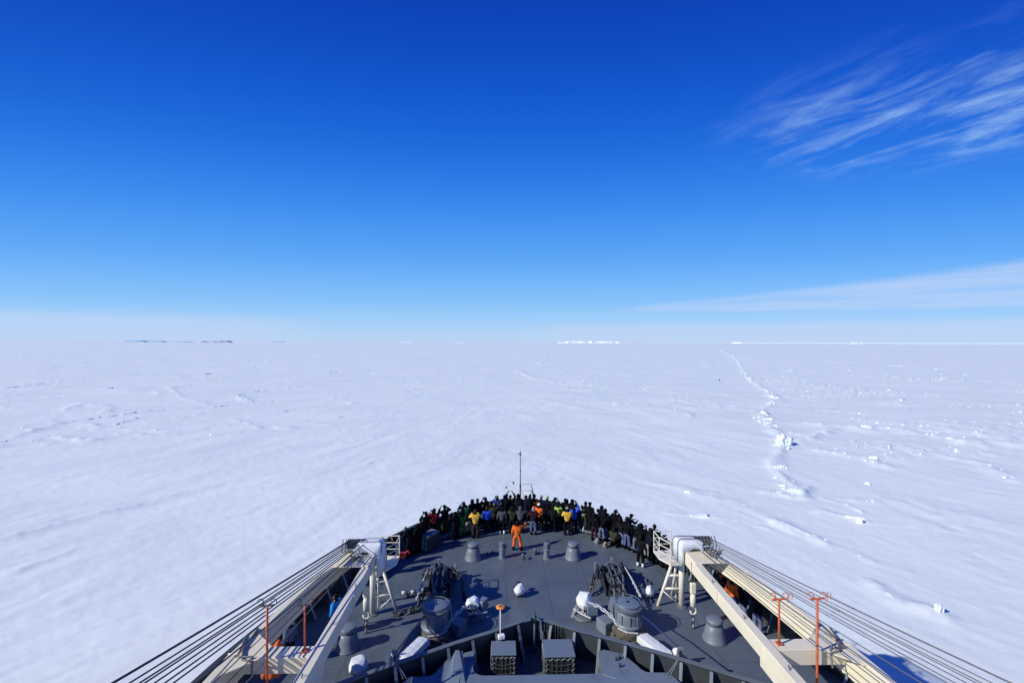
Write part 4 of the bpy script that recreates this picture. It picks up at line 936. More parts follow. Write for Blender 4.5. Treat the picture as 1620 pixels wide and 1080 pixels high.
def crane(s, lab):
    t = empty('cargo_crane', (s * 8.6, 5.0, 0), 0, lab, 'crane', 'cargo cranes at rest over the foredeck')
    ox, oy = s * 8.6, 5.0
    L = lambda x, y: (s * x - ox, y - oy)
    L3 = lambda x, y, z: (s * x - ox, y - oy, z)
    zt = 3.3
    beam(t, L(6.92, 6.5), L(7.10, 21.25), .34, .80, .52, zt, zt, s, step=(.55, .80))
    beam(t, L(9.95, 6.5), L(9.62, 14.4), .26, .95, .90, zt, zt, s)
    beam(t, L(9.62, 14.402), L(8.92, 19.1), .24, .90, .75, zt, zt, s)
    beam(t, L(8.92, 19.102), L(8.02, 21.25), .22, .75, .5, zt, zt, s)
    def bx(name, x0, x1, y0, y1, z0, z1, m='cream', bev=.015):
        return MB().box(((s * (x0 + x1) / 2) - ox, (y0 + y1) / 2 - oy, (z0 + z1) / 2), (abs(x1 - x0), y1 - y0, z1 - z0)).build(name, M[m], t, bevel=bev)
    bx('cross_beam', 7.34, 9.62, 14.25, 14.78, 2.75, 3.26)
    bx('cross_beam', 7.34, 9.8, 8.4, 8.9, 2.75, 3.26)
    for sg in (1, -1):      # haunches at the outer end of the cross beam
        yb = 14.78 if sg > 0 else 14.25
        pts = [L3(8.75, yb, 3.255), L3(9.61, yb, 3.255), L3(9.61, yb + sg * .75, 3.255)]
        MB().plate(pts, .04).build('gusset', M['cream'], t)
    bx('tip_plate', 7.12, 8.6, 19.75, 21.3, 3.303, 3.36)
    bx('tip_beam', 7.45, 8.0, 20.9, 21.25, 2.8, 3.29)
    hd = bx('sheave_head', 7.15, 8.1, 21.3, 21.75, 2.95, 3.65)
    # sheave row with guards
    sh = MB().tube([L3(7.1, 21.45, 3.62), L3(8.35, 21.3, 3.62)], .06, 8).build('sheave_shaft', M['dark'], t)
    for k in range(11):
        x = 7.72 + .075 * k
        MB().tube([L3(x, 21.35, 3.62), L3(x + .03, 21.35, 3.62)], .22, 14).build('sheave', M['dark'] if k % 2 else M['wire_l'], t, True)
    for k in range(7): MB().tube([L3(7.75 + .15 * k, 21.0, 3.36), L3(7.75 + .15 * k, 20.98, 3.62), L3(7.8 + .15 * k, 21.3, 3.86)], .02, 5).build('rope_guard', M['dark'], t)
    # rigging wires: from the sheaves up and outboard to the crane top behind the camera
    ends = [(11.08, 4.78), (10.75, 4.74), (10.5, 4.76), (10.36, 4.72), (10.1, 4.75), (9.9, 4.73), (9.6, 4.74), (9.25, 4.72), (9.12, 4.70)]
    for k, (xe, ze) in enumerate(ends):
        if k == 7: continue
        x0, y0, z0 = 8.45 - .11 * k, 21.3, 3.78
        x1, y1, z1 = x0 + (xe - x0) * (y0 - 4) / (y0 - 11), 4., z0 + (ze - z0) * (y0 - 4) / (y0 - 11)
        n = 12; pts = []
        for i in range(n + 1):
            q = i / n; pts.append(L3(x0 + (x1 - x0) * q, y0 + (y1 - y0) * q, z0 + (z1 - z0) * q - .22 * 4 * q * (1 - q) * (.6 + .1 * (k % 3))))
        MB().tube(pts, (.022 if s < 0 else .014) if k != 0 else (.034 if s < 0 else .022), 6).build('rigging_wire', M['wire' if s < 0 else 'wire_l'], t, True)  # right wires thinner and paler: their sunlight is put into size and colour
    # hoist wires lying lower, along the jib
    for k, (x0, xe, z1) in enumerate([(7.7, 8.75, 3.95), (7.9, 9.3, 4.1), (8.05, 9.8, 4.1)]):
        MB().tube([L3(x0, 21.2, 3.45), L3((x0 + xe) / 2, 14.5, (3.35 + z1) / 2), L3(xe, 6.5, z1)], .016, 5).build('hoist_wire', M['wire_l'], t)
    # slack messy rope tails on the tip
    rs = random.Random(21 + s)
    for k in range(9):
        x, y = rs.uniform(7.7, 8.4), rs.uniform(19.9, 21.6); pts = [(x, y, 3.45 + rs.uniform(0, .25))]
        for q in range(6): pts.append((x + .16 * math.sin(q * 1.3 + k) + rs.gauss(0, .05), y + .22 * math.cos(q * 1.1 + k * 2) + rs.gauss(0, .06), max(3.38, min(3.8, pts[-1][2] + rs.gauss(0, .1)))))
        MB().tube([L3(*p_) for p_ in pts], .02, 5).build('rope_tail', M['frost'] if k % 2 else M['wire'], t, True)
    # hook block hanging behind the post
    hb = empty('hook_block', L3(7.34 if s > 0 else 7.42, 20.5, 0)); hb.parent = t; hb['label'] = 'cream hook block with dark chain below'
    for dx_ in (-.06, .06): MB().tube([(dx_, 0, 2.9), (dx_, 0, 2.1)], .014, 5).build('hoist_line', M['wire_l'], hb)
    MB().box((0, 0, 1.85), (.26, .16, .5), None).build('block_cheek', M['cream'], hb, bevel=.04)
    MB().lathe([(.05, 1.0), (.12, 1.05), (.13, 1.4), (.09, 1.6)], 12).build('swivel', M['cream'], hb, True)
    MB().tube([(.0, 0, 1.02), (.13, 0, .92), (.15, 0, .76), (.05, 0, .66), (-.09, 0, .7), (-.12, 0, .82)], .04, 8).build('hook', M['cream'], hb, True)
    for k in range(5): inst('chain_link', LINKW if k % 2 else LINK, hb, (0, 0, .58 - .15 * k), (R(90), 0, (k % 2) * 1.57), (.6, .6, .6))
    # pedestal (out of the picture, carries the jib)
    MB().lathe([(1.2, 0), (1.2, 1.8), (1.35, 1.85), (1.35, 2.2)], 24, (0, 0, 0)).build('pedestal', M['cream'], t, smooth=True, angle=35)
    MB().box((0, -.2, 2.9), (3.4, 3.2, 1.4)).build('machinery_house', M['cream'], t, bevel=.04)
    MB().box((0, -1.2, 4.6), (1.2, 1.0, 2.0)).build('mast_top', M['cream'], t, bevel=.04)
    MB().tube([L3(8.9, 14.0, 3.31), L3(9.3, 14.1, 3.31), L3(9.55, 14.6, 3.33), L3(9.6, 15.6, 3.33)], .03, 6).build('hydraulic_hose', M['wire_l'], t, True)
    MB().tube([L3(8.9, 13.9, 2.9), L3(9.05, 14.2, 3.34), L3(9.5, 14.2, 3.34), L3(9.78, 15.2, 3.34)], .03, 6).build('hydraulic_hose', M['wire_l'], t, True)
    for y in (8., 11.2, 14.4, 17.6, 20.):      # welded doubler strips and lugs
        MB().box(L3(7.02 if y > 14 else 6.97, y, 3.06), (.05, .05, .44)).build('weld_strip', M['cream'], t, bevel=.01)
    # small ring bolts
    for y in (13.3, 15.8, 18.2): MB().tube([L3(7.16, y, 3.3), L3(7.16, y + .05, 3.42), L3(7.2, y + .12, 3.3)], .015, 5).build('ring_bolt', M['dark'], t)
    # name stencil (illegible mark beside the tip)
    return t
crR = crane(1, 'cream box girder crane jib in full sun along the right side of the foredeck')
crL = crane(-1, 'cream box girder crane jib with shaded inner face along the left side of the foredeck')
# canvas on the jib tips
def sheet_cover(s, lab):
    n, m_ = 26, 34; vs = []; fs = []; drop = 2.35 if s < 0 else 2.75
    def sgn(v, p): return math.copysign(abs(v) ** p, v)
    for i in range(n + 1):
        for j in range(m_ + 1):
            u = i / n; v = j / m_; end = (1 - abs(2 * u - 1) ** 9) ** .5 if 0 < u < 1 else 0.
            ang = math.pi * v; cx, cz = -sgn(math.cos(ang), .25), math.sin(ang) ** .22 if v not in (0, 1) else 0
            inb = 7.44 + .56 * cx * (.72 + .28 * end); base = drop if v < .5 else 3.05
            z = base + (3.86 - .22 * u - base) * cz * (.55 + .45 * end); y = 20.75 + 1.25 * u
            fold = max(0, .45 - v) * 2 if s < 0 else 0.
            k = noise.noise(Vector((u * 3.4, v * 5, s * 3.))) * (.10 if s < 0 else .05) + fold * .07 * math.sin(u * 19 + math.sin(v * 9))
            vs.append((s * (inb - k), y + k * .3, z + k * .5))
    for i in range(n):
        for j in range(m_): fs.append((i * (m_ + 1) + j, i * (m_ + 1) + j + 1, (i + 1) * (m_ + 1) + j + 1, (i + 1) * (m_ + 1) + j))
    o = MB().add(vs, fs).build('canvas_cover', M['white'], None, smooth=True, angle=50)
    sd = o.modifiers.new('thickness', 'SOLIDIFY'); sd.thickness = .02
    tag(o, lab, 'tarpaulin', 'white tarpaulins tied over the crane tips')
    for iu in (7, 19):
        MB().tube([Vector(vs[iu * (m_ + 1) + j]) + Vector((0, 0, .025)) + Vector((s * .03 * (-1 if j < m_ / 2 else 1), 0, 0)) for j in range(0, m_ + 1, 2)], .015, 5).build('lashing', M['wire'], o)
sheet_cover(1, 'crisp white tarpaulin tied over the tip of the right crane jib')
sheet_cover(-1, 'rumpled bluish white tarpaulin hanging over the tip of the left crane jib')
# wire supports with hooks
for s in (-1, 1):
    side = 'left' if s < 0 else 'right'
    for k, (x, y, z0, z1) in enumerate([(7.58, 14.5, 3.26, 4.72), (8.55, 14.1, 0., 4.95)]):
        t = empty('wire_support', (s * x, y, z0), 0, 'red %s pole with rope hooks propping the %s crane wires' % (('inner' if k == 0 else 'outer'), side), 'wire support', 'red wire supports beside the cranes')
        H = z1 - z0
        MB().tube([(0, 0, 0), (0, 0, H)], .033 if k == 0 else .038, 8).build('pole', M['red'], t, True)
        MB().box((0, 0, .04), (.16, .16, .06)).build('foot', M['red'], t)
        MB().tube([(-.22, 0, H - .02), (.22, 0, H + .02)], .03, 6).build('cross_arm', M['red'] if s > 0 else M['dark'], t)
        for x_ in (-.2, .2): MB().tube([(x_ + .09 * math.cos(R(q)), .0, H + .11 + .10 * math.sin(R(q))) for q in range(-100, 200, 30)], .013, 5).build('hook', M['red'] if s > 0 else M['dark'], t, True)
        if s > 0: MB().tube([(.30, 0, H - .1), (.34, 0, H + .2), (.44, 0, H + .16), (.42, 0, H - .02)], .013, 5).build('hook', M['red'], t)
me = lump((.42, .5, .5), 12.2, .35, 4, False); me.materials.append(M['orange_c']); me.name = 'canvas_bag'
for p_ in me.polygons: p_.use_smooth = True
tag(inst('canvas_bag', me, None, (-9.42, 16.3, 1.75), (0, .1, .3), (.75, .8, 1.1)), 'bulging orange canvas bag hanging below the left crane girder', 'bag')
me2 = me.copy(); tag(inst('canvas_bag', me2, None, (-8.55, 13.6, .6), (0, .1, .3), (.5, .5, .7)), 'small orange canvas bag at the foot of the outer left red pole', 'bag')
# bulwark boxes on starboard side
for x, y, lab in ((10.85, 18.9, 'dark electrical box on the right bulwark behind the crane wires'),):
    t = empty('electrical_box', (x, y, .75), R(-65), lab, 'box'); MB().box((0, 0, 0), (.45, .2, .4)).build('case', M['dark'], t, bevel=.02); MB().tube([(-.1, -.05, -.2), (-.12, -.05, -.7)], .03, 6).build('conduit', M['grey_l'], t)
# blue tarp covered raft and long grey wall strip on right
t = empty('raft_canister', (9.2, 13.6, 0), R(8), 'flat blue topped box under the right crane girder', 'box')
MB().box((0, 0, .35), (1.3, 1.6, .7)).build('body', M['grey'], t, bevel=.04); MB().box((0, 0, .73), (1.36, 1.66, .06)).build('lid', M['plat'], t)

# ---------------------------------------------------------------- people
def skin_mesh(name, joints, radii, edges, root, level=1):
    me = bpy.data.meshes.new(name); me.from_pydata(joints, edges, []); o = bpy.data.objects.new(name, me); col.objects.link(o)
    sm = o.modifiers.new('skin', 'SKIN'); sm.use_smooth_shade = True
    if not me.skin_vertices: return None
    for i, r in enumerate(radii):
        d = me.skin_vertices[0].data[i]; d.radius = r if isinstance(r, tuple) else (r, r); d.use_root = (i == root)
    ss = o.modifiers.new('sub', 'SUBSURF'); ss.levels = level; ss.render_levels = level
    dg = bpy.context.evaluated_depsgraph_get(); dg.update(); out = bpy.data.meshes.new_from_object(o.evaluated_get(dg))
    bpy.data.objects.remove(o); bpy.data.meshes.remove(me); out.name = name
    return out
def pose_points(pose):
    J = dict(pel=(0, 0, .95), wai=(0, 0, 1.10), che=(0, 0, 1.32), nec=(0, .0, 1.47), hea=(0, .02, 1.60))
    hip, kne, ank, toe = [], [], [], []
    for s in (-1, 1):
        hip.append((s * .10, 0, .90)); kne.append((s * .12, .03, .50)); ank.append((s * .13, 0, .09)); toe.append((s * .15, .17, .04))
    sh = [(-.19, 0, 1.42), (.19, 0, 1.42)]
    A = {'down': lambda s: [(s * .25, -.02, 1.14), (s * .26, .06, .90), (s * .25, .08, .82)],
         'face': lambda s: [(s * .34, .12, 1.22), (s * .10, .27, 1.50), (s * .06, .30, 1.56)],
         'wide': lambda s: [(s * .42, .04, 1.34), (s * .16, .20, 1.58), (s * .10, .22, 1.63)],
         'high': lambda s: [(s * .32, .03, 1.64), (s * .17, .10, 1.88), (s * .12, .11, 1.96)],
         'rail': lambda s: [(s * .25, .18, 1.20), (s * .16, .42, 1.26), (s * .12, .50, 1.28)],
         'hip': lambda s: [(s * .38, -.04, 1.16), (s * .22, .06, .98), (s * .16, .09, .98)],
         'chest': lambda s: [(s * .28, .06, 1.16), (s * .10, .26, 1.28), (s * .05, .30, 1.32)],
         'out': lambda s: [(s * .36, .20, 1.40), (s * .48, .42, 1.50), (s * .5, .5, 1.53)]}
    arms = {'stand': ('down', 'down'), 'camera': ('face', 'face'), 'wide': ('wide', 'wide'), 'high': ('high', 'high'), 'oneR': ('down', 'face'), 'oneL': ('wide', 'down'),
            'rail': ('rail', 'rail'), 'hips': ('hip', 'hip'), 'chest': ('chest', 'chest'), 'highR': ('chest', 'high'), 'point': ('down', 'out'), 'crouch': ('chest', 'chest')}[pose]
    arm = [A[arms[0]](-1), A[arms[1]](1)]
    if pose == 'rail':
        for k, (dy, dz) in dict(che=(.12, -.03), nec=(.20, -.06), hea=(.25, -.07)).items(): J[k] = (J[k][0], J[k][1] + dy, J[k][2] + dz)
        sh = [(x, .16, 1.37) for x, _, _ in sh]; arm = [[(x, y + .12, z - .02) for x, y, z in a] for a in arm]
    if pose == 'point':   # wide stance, slightly bent
        kne = [(-.17, .07, .5), (.17, .07, .5)]; ank = [(-.21, 0, .09), (.21, 0, .09)]; toe = [(-.25, .16, .04), (.25, .16, .04)]
    if pose == 'crouch':
        def low(p_): return (p_[0], p_[1] + .05, p_[2] - .52)
        J = {k: low(v) for k, v in J.items()}; hip = [low(h) for h in hip]; sh = [low(q) for q in sh]; arm = [[low(q) for q in a] for a in arm]
        kne = [(-.2, .42, .48), (.2, .42, .44)]; ank = [(-.16, .08, .09), (.16, .12, .09)]; toe = [(-.18, .26, .04), (.18, .3, .04)]
    return J, hip, kne, ank, toe, sh, arm
def build_pose(pose):
    J, hip, kne, ank, toe, sh, arm = pose_points(pose)
    def lerp(a, b, t): return tuple(a[i] + (b[i] - a[i]) * t for i in range(3))
    # body: one continuous skin
    P = [J['pel'], J['wai'], J['che'], J['nec'], J['hea']]; Rr = [.12, .11, .13, .055, .085]; E = [(0, 1), (1, 2), (2, 3), (3, 4)]
    for q in (0, 1):
        n = len(P); P += [hip[q], kne[q], ank[q], toe[q]]; Rr += [.085, .058, .042, .035]; E += [(0, n), (n, n + 1), (n + 1, n + 2), (n + 2, n + 3)]
        n = len(P); P += [sh[q], arm[q][0], arm[q][1], arm[q][2]]; Rr += [.062, .045, .032, .03]; E += [(2, n), (n, n + 1), (n + 1, n + 2), (n + 2, n + 3)]
    body = skin_mesh('body', P, Rr, E, 0, 1)
    mb = MB(); hc = Vector(J['hea']) + Vector((0, .01, .02))
    n_, m_ = 10, 14; vs = []
    for i in range(n_ + 1):
        th = math.pi * i / n_
        for j in range(m_):
            ph = 2 * math.pi * j / m_; d = Vector((math.sin(th) * math.cos(ph), math.sin(th) * math.sin(ph), math.cos(th)))
            k = 1.0
            if d.y > .6 and abs(d.x) < .35 and -.35 < d.z < .15: k = 1.16            # nose
            if d.y > .5 and d.z < -.5: k = 1.05
            vs.append((hc.x + d.x * .078 * k, hc.y + d.y * .098 * k, hc.z + d.z * .12 * (1 if d.z > 0 else 1.02)))
    fs = [(i * m_ + j, i * m_ + (j + 1) % m_, (i + 1) * m_ + (j + 1) % m_, (i + 1) * m_ + j) for i in range(n_) for j in range(m_)]
    mb.add(vs, [f[::-1] for f in fs])
    for s in (-1, 1): mb.tube([hc + Vector((s * .078, 0, .02)), hc + Vector((s * .092, -.02, .0)), hc + Vector((s * .08, -.005, -.03))], .014, 5)      # ears
    for q in (0, 1):      # hands: five bent fingers on a palm
        w = Vector(arm[q][2]); f = (w - Vector(arm[q][1])).normalized(); side = Vector((1, 0, 0)) if abs(f.x) < .8 else Vector((0, 0, 1)); side = (side - f * side.dot(f)).normalized(); nn = f.cross(side)
        for k in range(4):
            ln = (.07, .08, .075, .058)[k]; b0_ = w + side * (.03 - .02 * k) + f * .02
            mb.tube([b0_, b0_ + f * ln * .55, b0_ + f * ln * .85 + nn * ln * .35], [.011, .010, .008], 5)
        b0_ = w + side * .03 - f * .01; mb.tube([b0_, b0_ + side * .03 + f * .02, b0_ + side * .035 + f * .05], [.012, .011, .009], 5)
    bm = bmesh.new(); bm.from_mesh(body); tmp = mb.mesh('t', None, True); bm.from_mesh(tmp); bm.to_mesh(body); bm.free(); bpy.data.meshes.remove(tmp)
    for p_ in body.polygons: p_.use_smooth = True
    body.materials.clear(); body.materials.append(M['skin']); body.materials.append(cloths['black'])
    zn = hc.z - .15
    for p_ in body.polygons: p_.material_index = 0 if (p_.center - hc).length < .14 and p_.center.y > hc.y - .01 else 1
    fm = MB()
    for s in (-1, 1): fm.lathe([(.003, -.012), (.013, 0), (.003, .012)], 6, tuple(hc + Vector((s * .032, .088, .012))))
    fm.box(tuple(hc + Vector((0, .092, -.058))), (.05, .01, .01)); face = fm.mesh('face', cloths['hair'])
    # jacket: torso and sleeves
    P = [lerp(J['pel'], J['wai'], -.35), J['pel'], J['wai'], J['che'], lerp(J['che'], J['nec'], .75)]; Rr = [(.175, .135), (.17, .13), (.16, .13), (.175, .14), (.085, .08)]; E = [(0, 1), (1, 2), (2, 3), (3, 4)]
    for q in (0, 1):
        n = len(P); P += [sh[q], arm[q][0], lerp(arm[q][0], arm[q][1], .9)]; Rr += [.098, .080, .064]; E += [(3, n), (n, n + 1), (n + 1, n + 2)]
    jacket = skin_mesh('jacket', P, Rr, E, 2, 1)
    P = [lerp(J['pel'], J['wai'], .2), J['pel']]; Rr = [(.14, .11), (.145, .115)]; E = [(0, 1)]
    for q in (0, 1):
        n = len(P); P += [hip[q], kne[q], lerp(kne[q], ank[q], .93)]; Rr += [.115, .088, .078]; E += [(1, n), (n, n + 1), (n + 1, n + 2)]
    trousers = skin_mesh('trousers', P, Rr, E, 1, 1)
    boots = []
    for q in (0, 1):
        a, b = Vector(ank[q]), Vector(toe[q]); boots.append(MB().tube([a + Vector((0, -.03, .14)), a + Vector((0, -.03, -.02)), Vector((a.x, a.y - .02, .05))], [.065, .062, .055], 8).tube([(a.x, a.y - .06, .05), (a.x, a.y + .05, .06), (b.x, b.y + .02, .045)], [.05, .055, .04], 8).mesh('boot', None, True))
    hats = {}
    hood = []
    for r, z in ((.10, -.10), (.115, -.03), (.118, .04), (.10, .11), (.06, .155), (.01, .17)): hood.append((r, z))
    hats['hood'] = MB().lathe(hood, 12, (hc.x, hc.y - .022, hc.z)).lathe([(.12, -.16), (.13, -.12), (.10, -.08)], 12, (hc.x, hc.y - .04, hc.z)).mesh('hood', None, True)
    hats['beanie'] = MB().lathe([(.094, .02), (.104, .04), (.105, .075), (.085, .12), (.045, .15), (.02, .155), (.025, .185), (.005, .2)], 12, (hc.x, hc.y - .008, hc.z)).mesh('hat', None, True)
    hats['cap'] = MB().lathe([(.094, .03), (.10, .06), (.085, .115), (.01, .135)], 12, (hc.x, hc.y - .005, hc.z)).box((hc.x, hc.y + .12, hc.z + .045), (.13, .1, .012)).mesh('cap', None, True)
    hats['hair'] = MB().lathe([(.06, -.09), (.09, -.05), (.098, .03), (.09, .09), (.05, .135), (.01, .142)], 12, (hc.x, hc.y - .022, hc.z)).mesh('hair', None, True)
    hats['helmet'] = MB().lathe([(.13, .03), (.118, .045), (.118, .08), (.10, .13), (.05, .165), (.01, .17)], 14, (hc.x, hc.y, hc.z)).mesh('helmet', None, True)
    for m_ in [face, jacket, trousers, *boots, *hats.values()]:
        if len(m_.materials) == 0: m_.materials.append(cloths['black'])
    jacket.materials.clear(); jacket.materials.append(cloths['black']); trousers.materials.clear(); trousers.materials.append(cloths['black'])
    cam_pos = (Vector(arm[0][2]) + Vector(arm[1][2])) / 2
    return dict(body=body, face=face, jacket=jacket, trousers=trousers, boots=boots, hats=hats, hand=cam_pos)
POSES = {}
def setmat(o, key):
    for sl in o.material_slots: sl.link = 'OBJECT'; sl.material = cloths[key]
def person(x, y, rz, pose, hat, hatc, jac, tro, lab, z=0., sc_=1., boot='black', bag=None, group='people watching from the bow deck'):
    if pose not in POSES: POSES[pose] = build_pose(pose)
    D = POSES[pose]; t = empty('person', (x, y, z), R(rz), lab, 'person', group); t.scale = (sc_ * 1.10, sc_ * 1.10, sc_)
    b_ = inst('body', D['body'], t); inst('face', D['face'], b_)
    setmat(inst('jacket', D['jacket'], t), jac); setmat(inst('trousers', D['trousers'], t), tro)
    for q in D['boots']: setmat(inst('boot', q, t), boot)
    setmat(inst({'beanie': 'hat', 'hair': 'hair', 'hood': 'hood', 'cap': 'cap', 'helmet': 'helmet'}[hat], D['hats'][hat], t), hatc)
    return t
CAMME = None
def held_camera(p, lab):
    global CAMME
    h = POSES_OF[p.name]['hand']; w = Matrix.Translation(p.location) @ p.rotation_euler.to_matrix().to_4x4() @ Matrix.Diagonal((*p.scale, 1)) @ h
    t = empty('camera', w, p.rotation_euler.z, lab, 'camera', 'cameras held up by people on deck')
    MB().box((0, .03, .03), (.14, .08, .10)).build('body', M['dark'], t, bevel=.01); MB().tube([(0, .07, .03), (0, .24, .03)], .045, 10).build('lens', M['dark'], t, True)
POSES_OF = {}
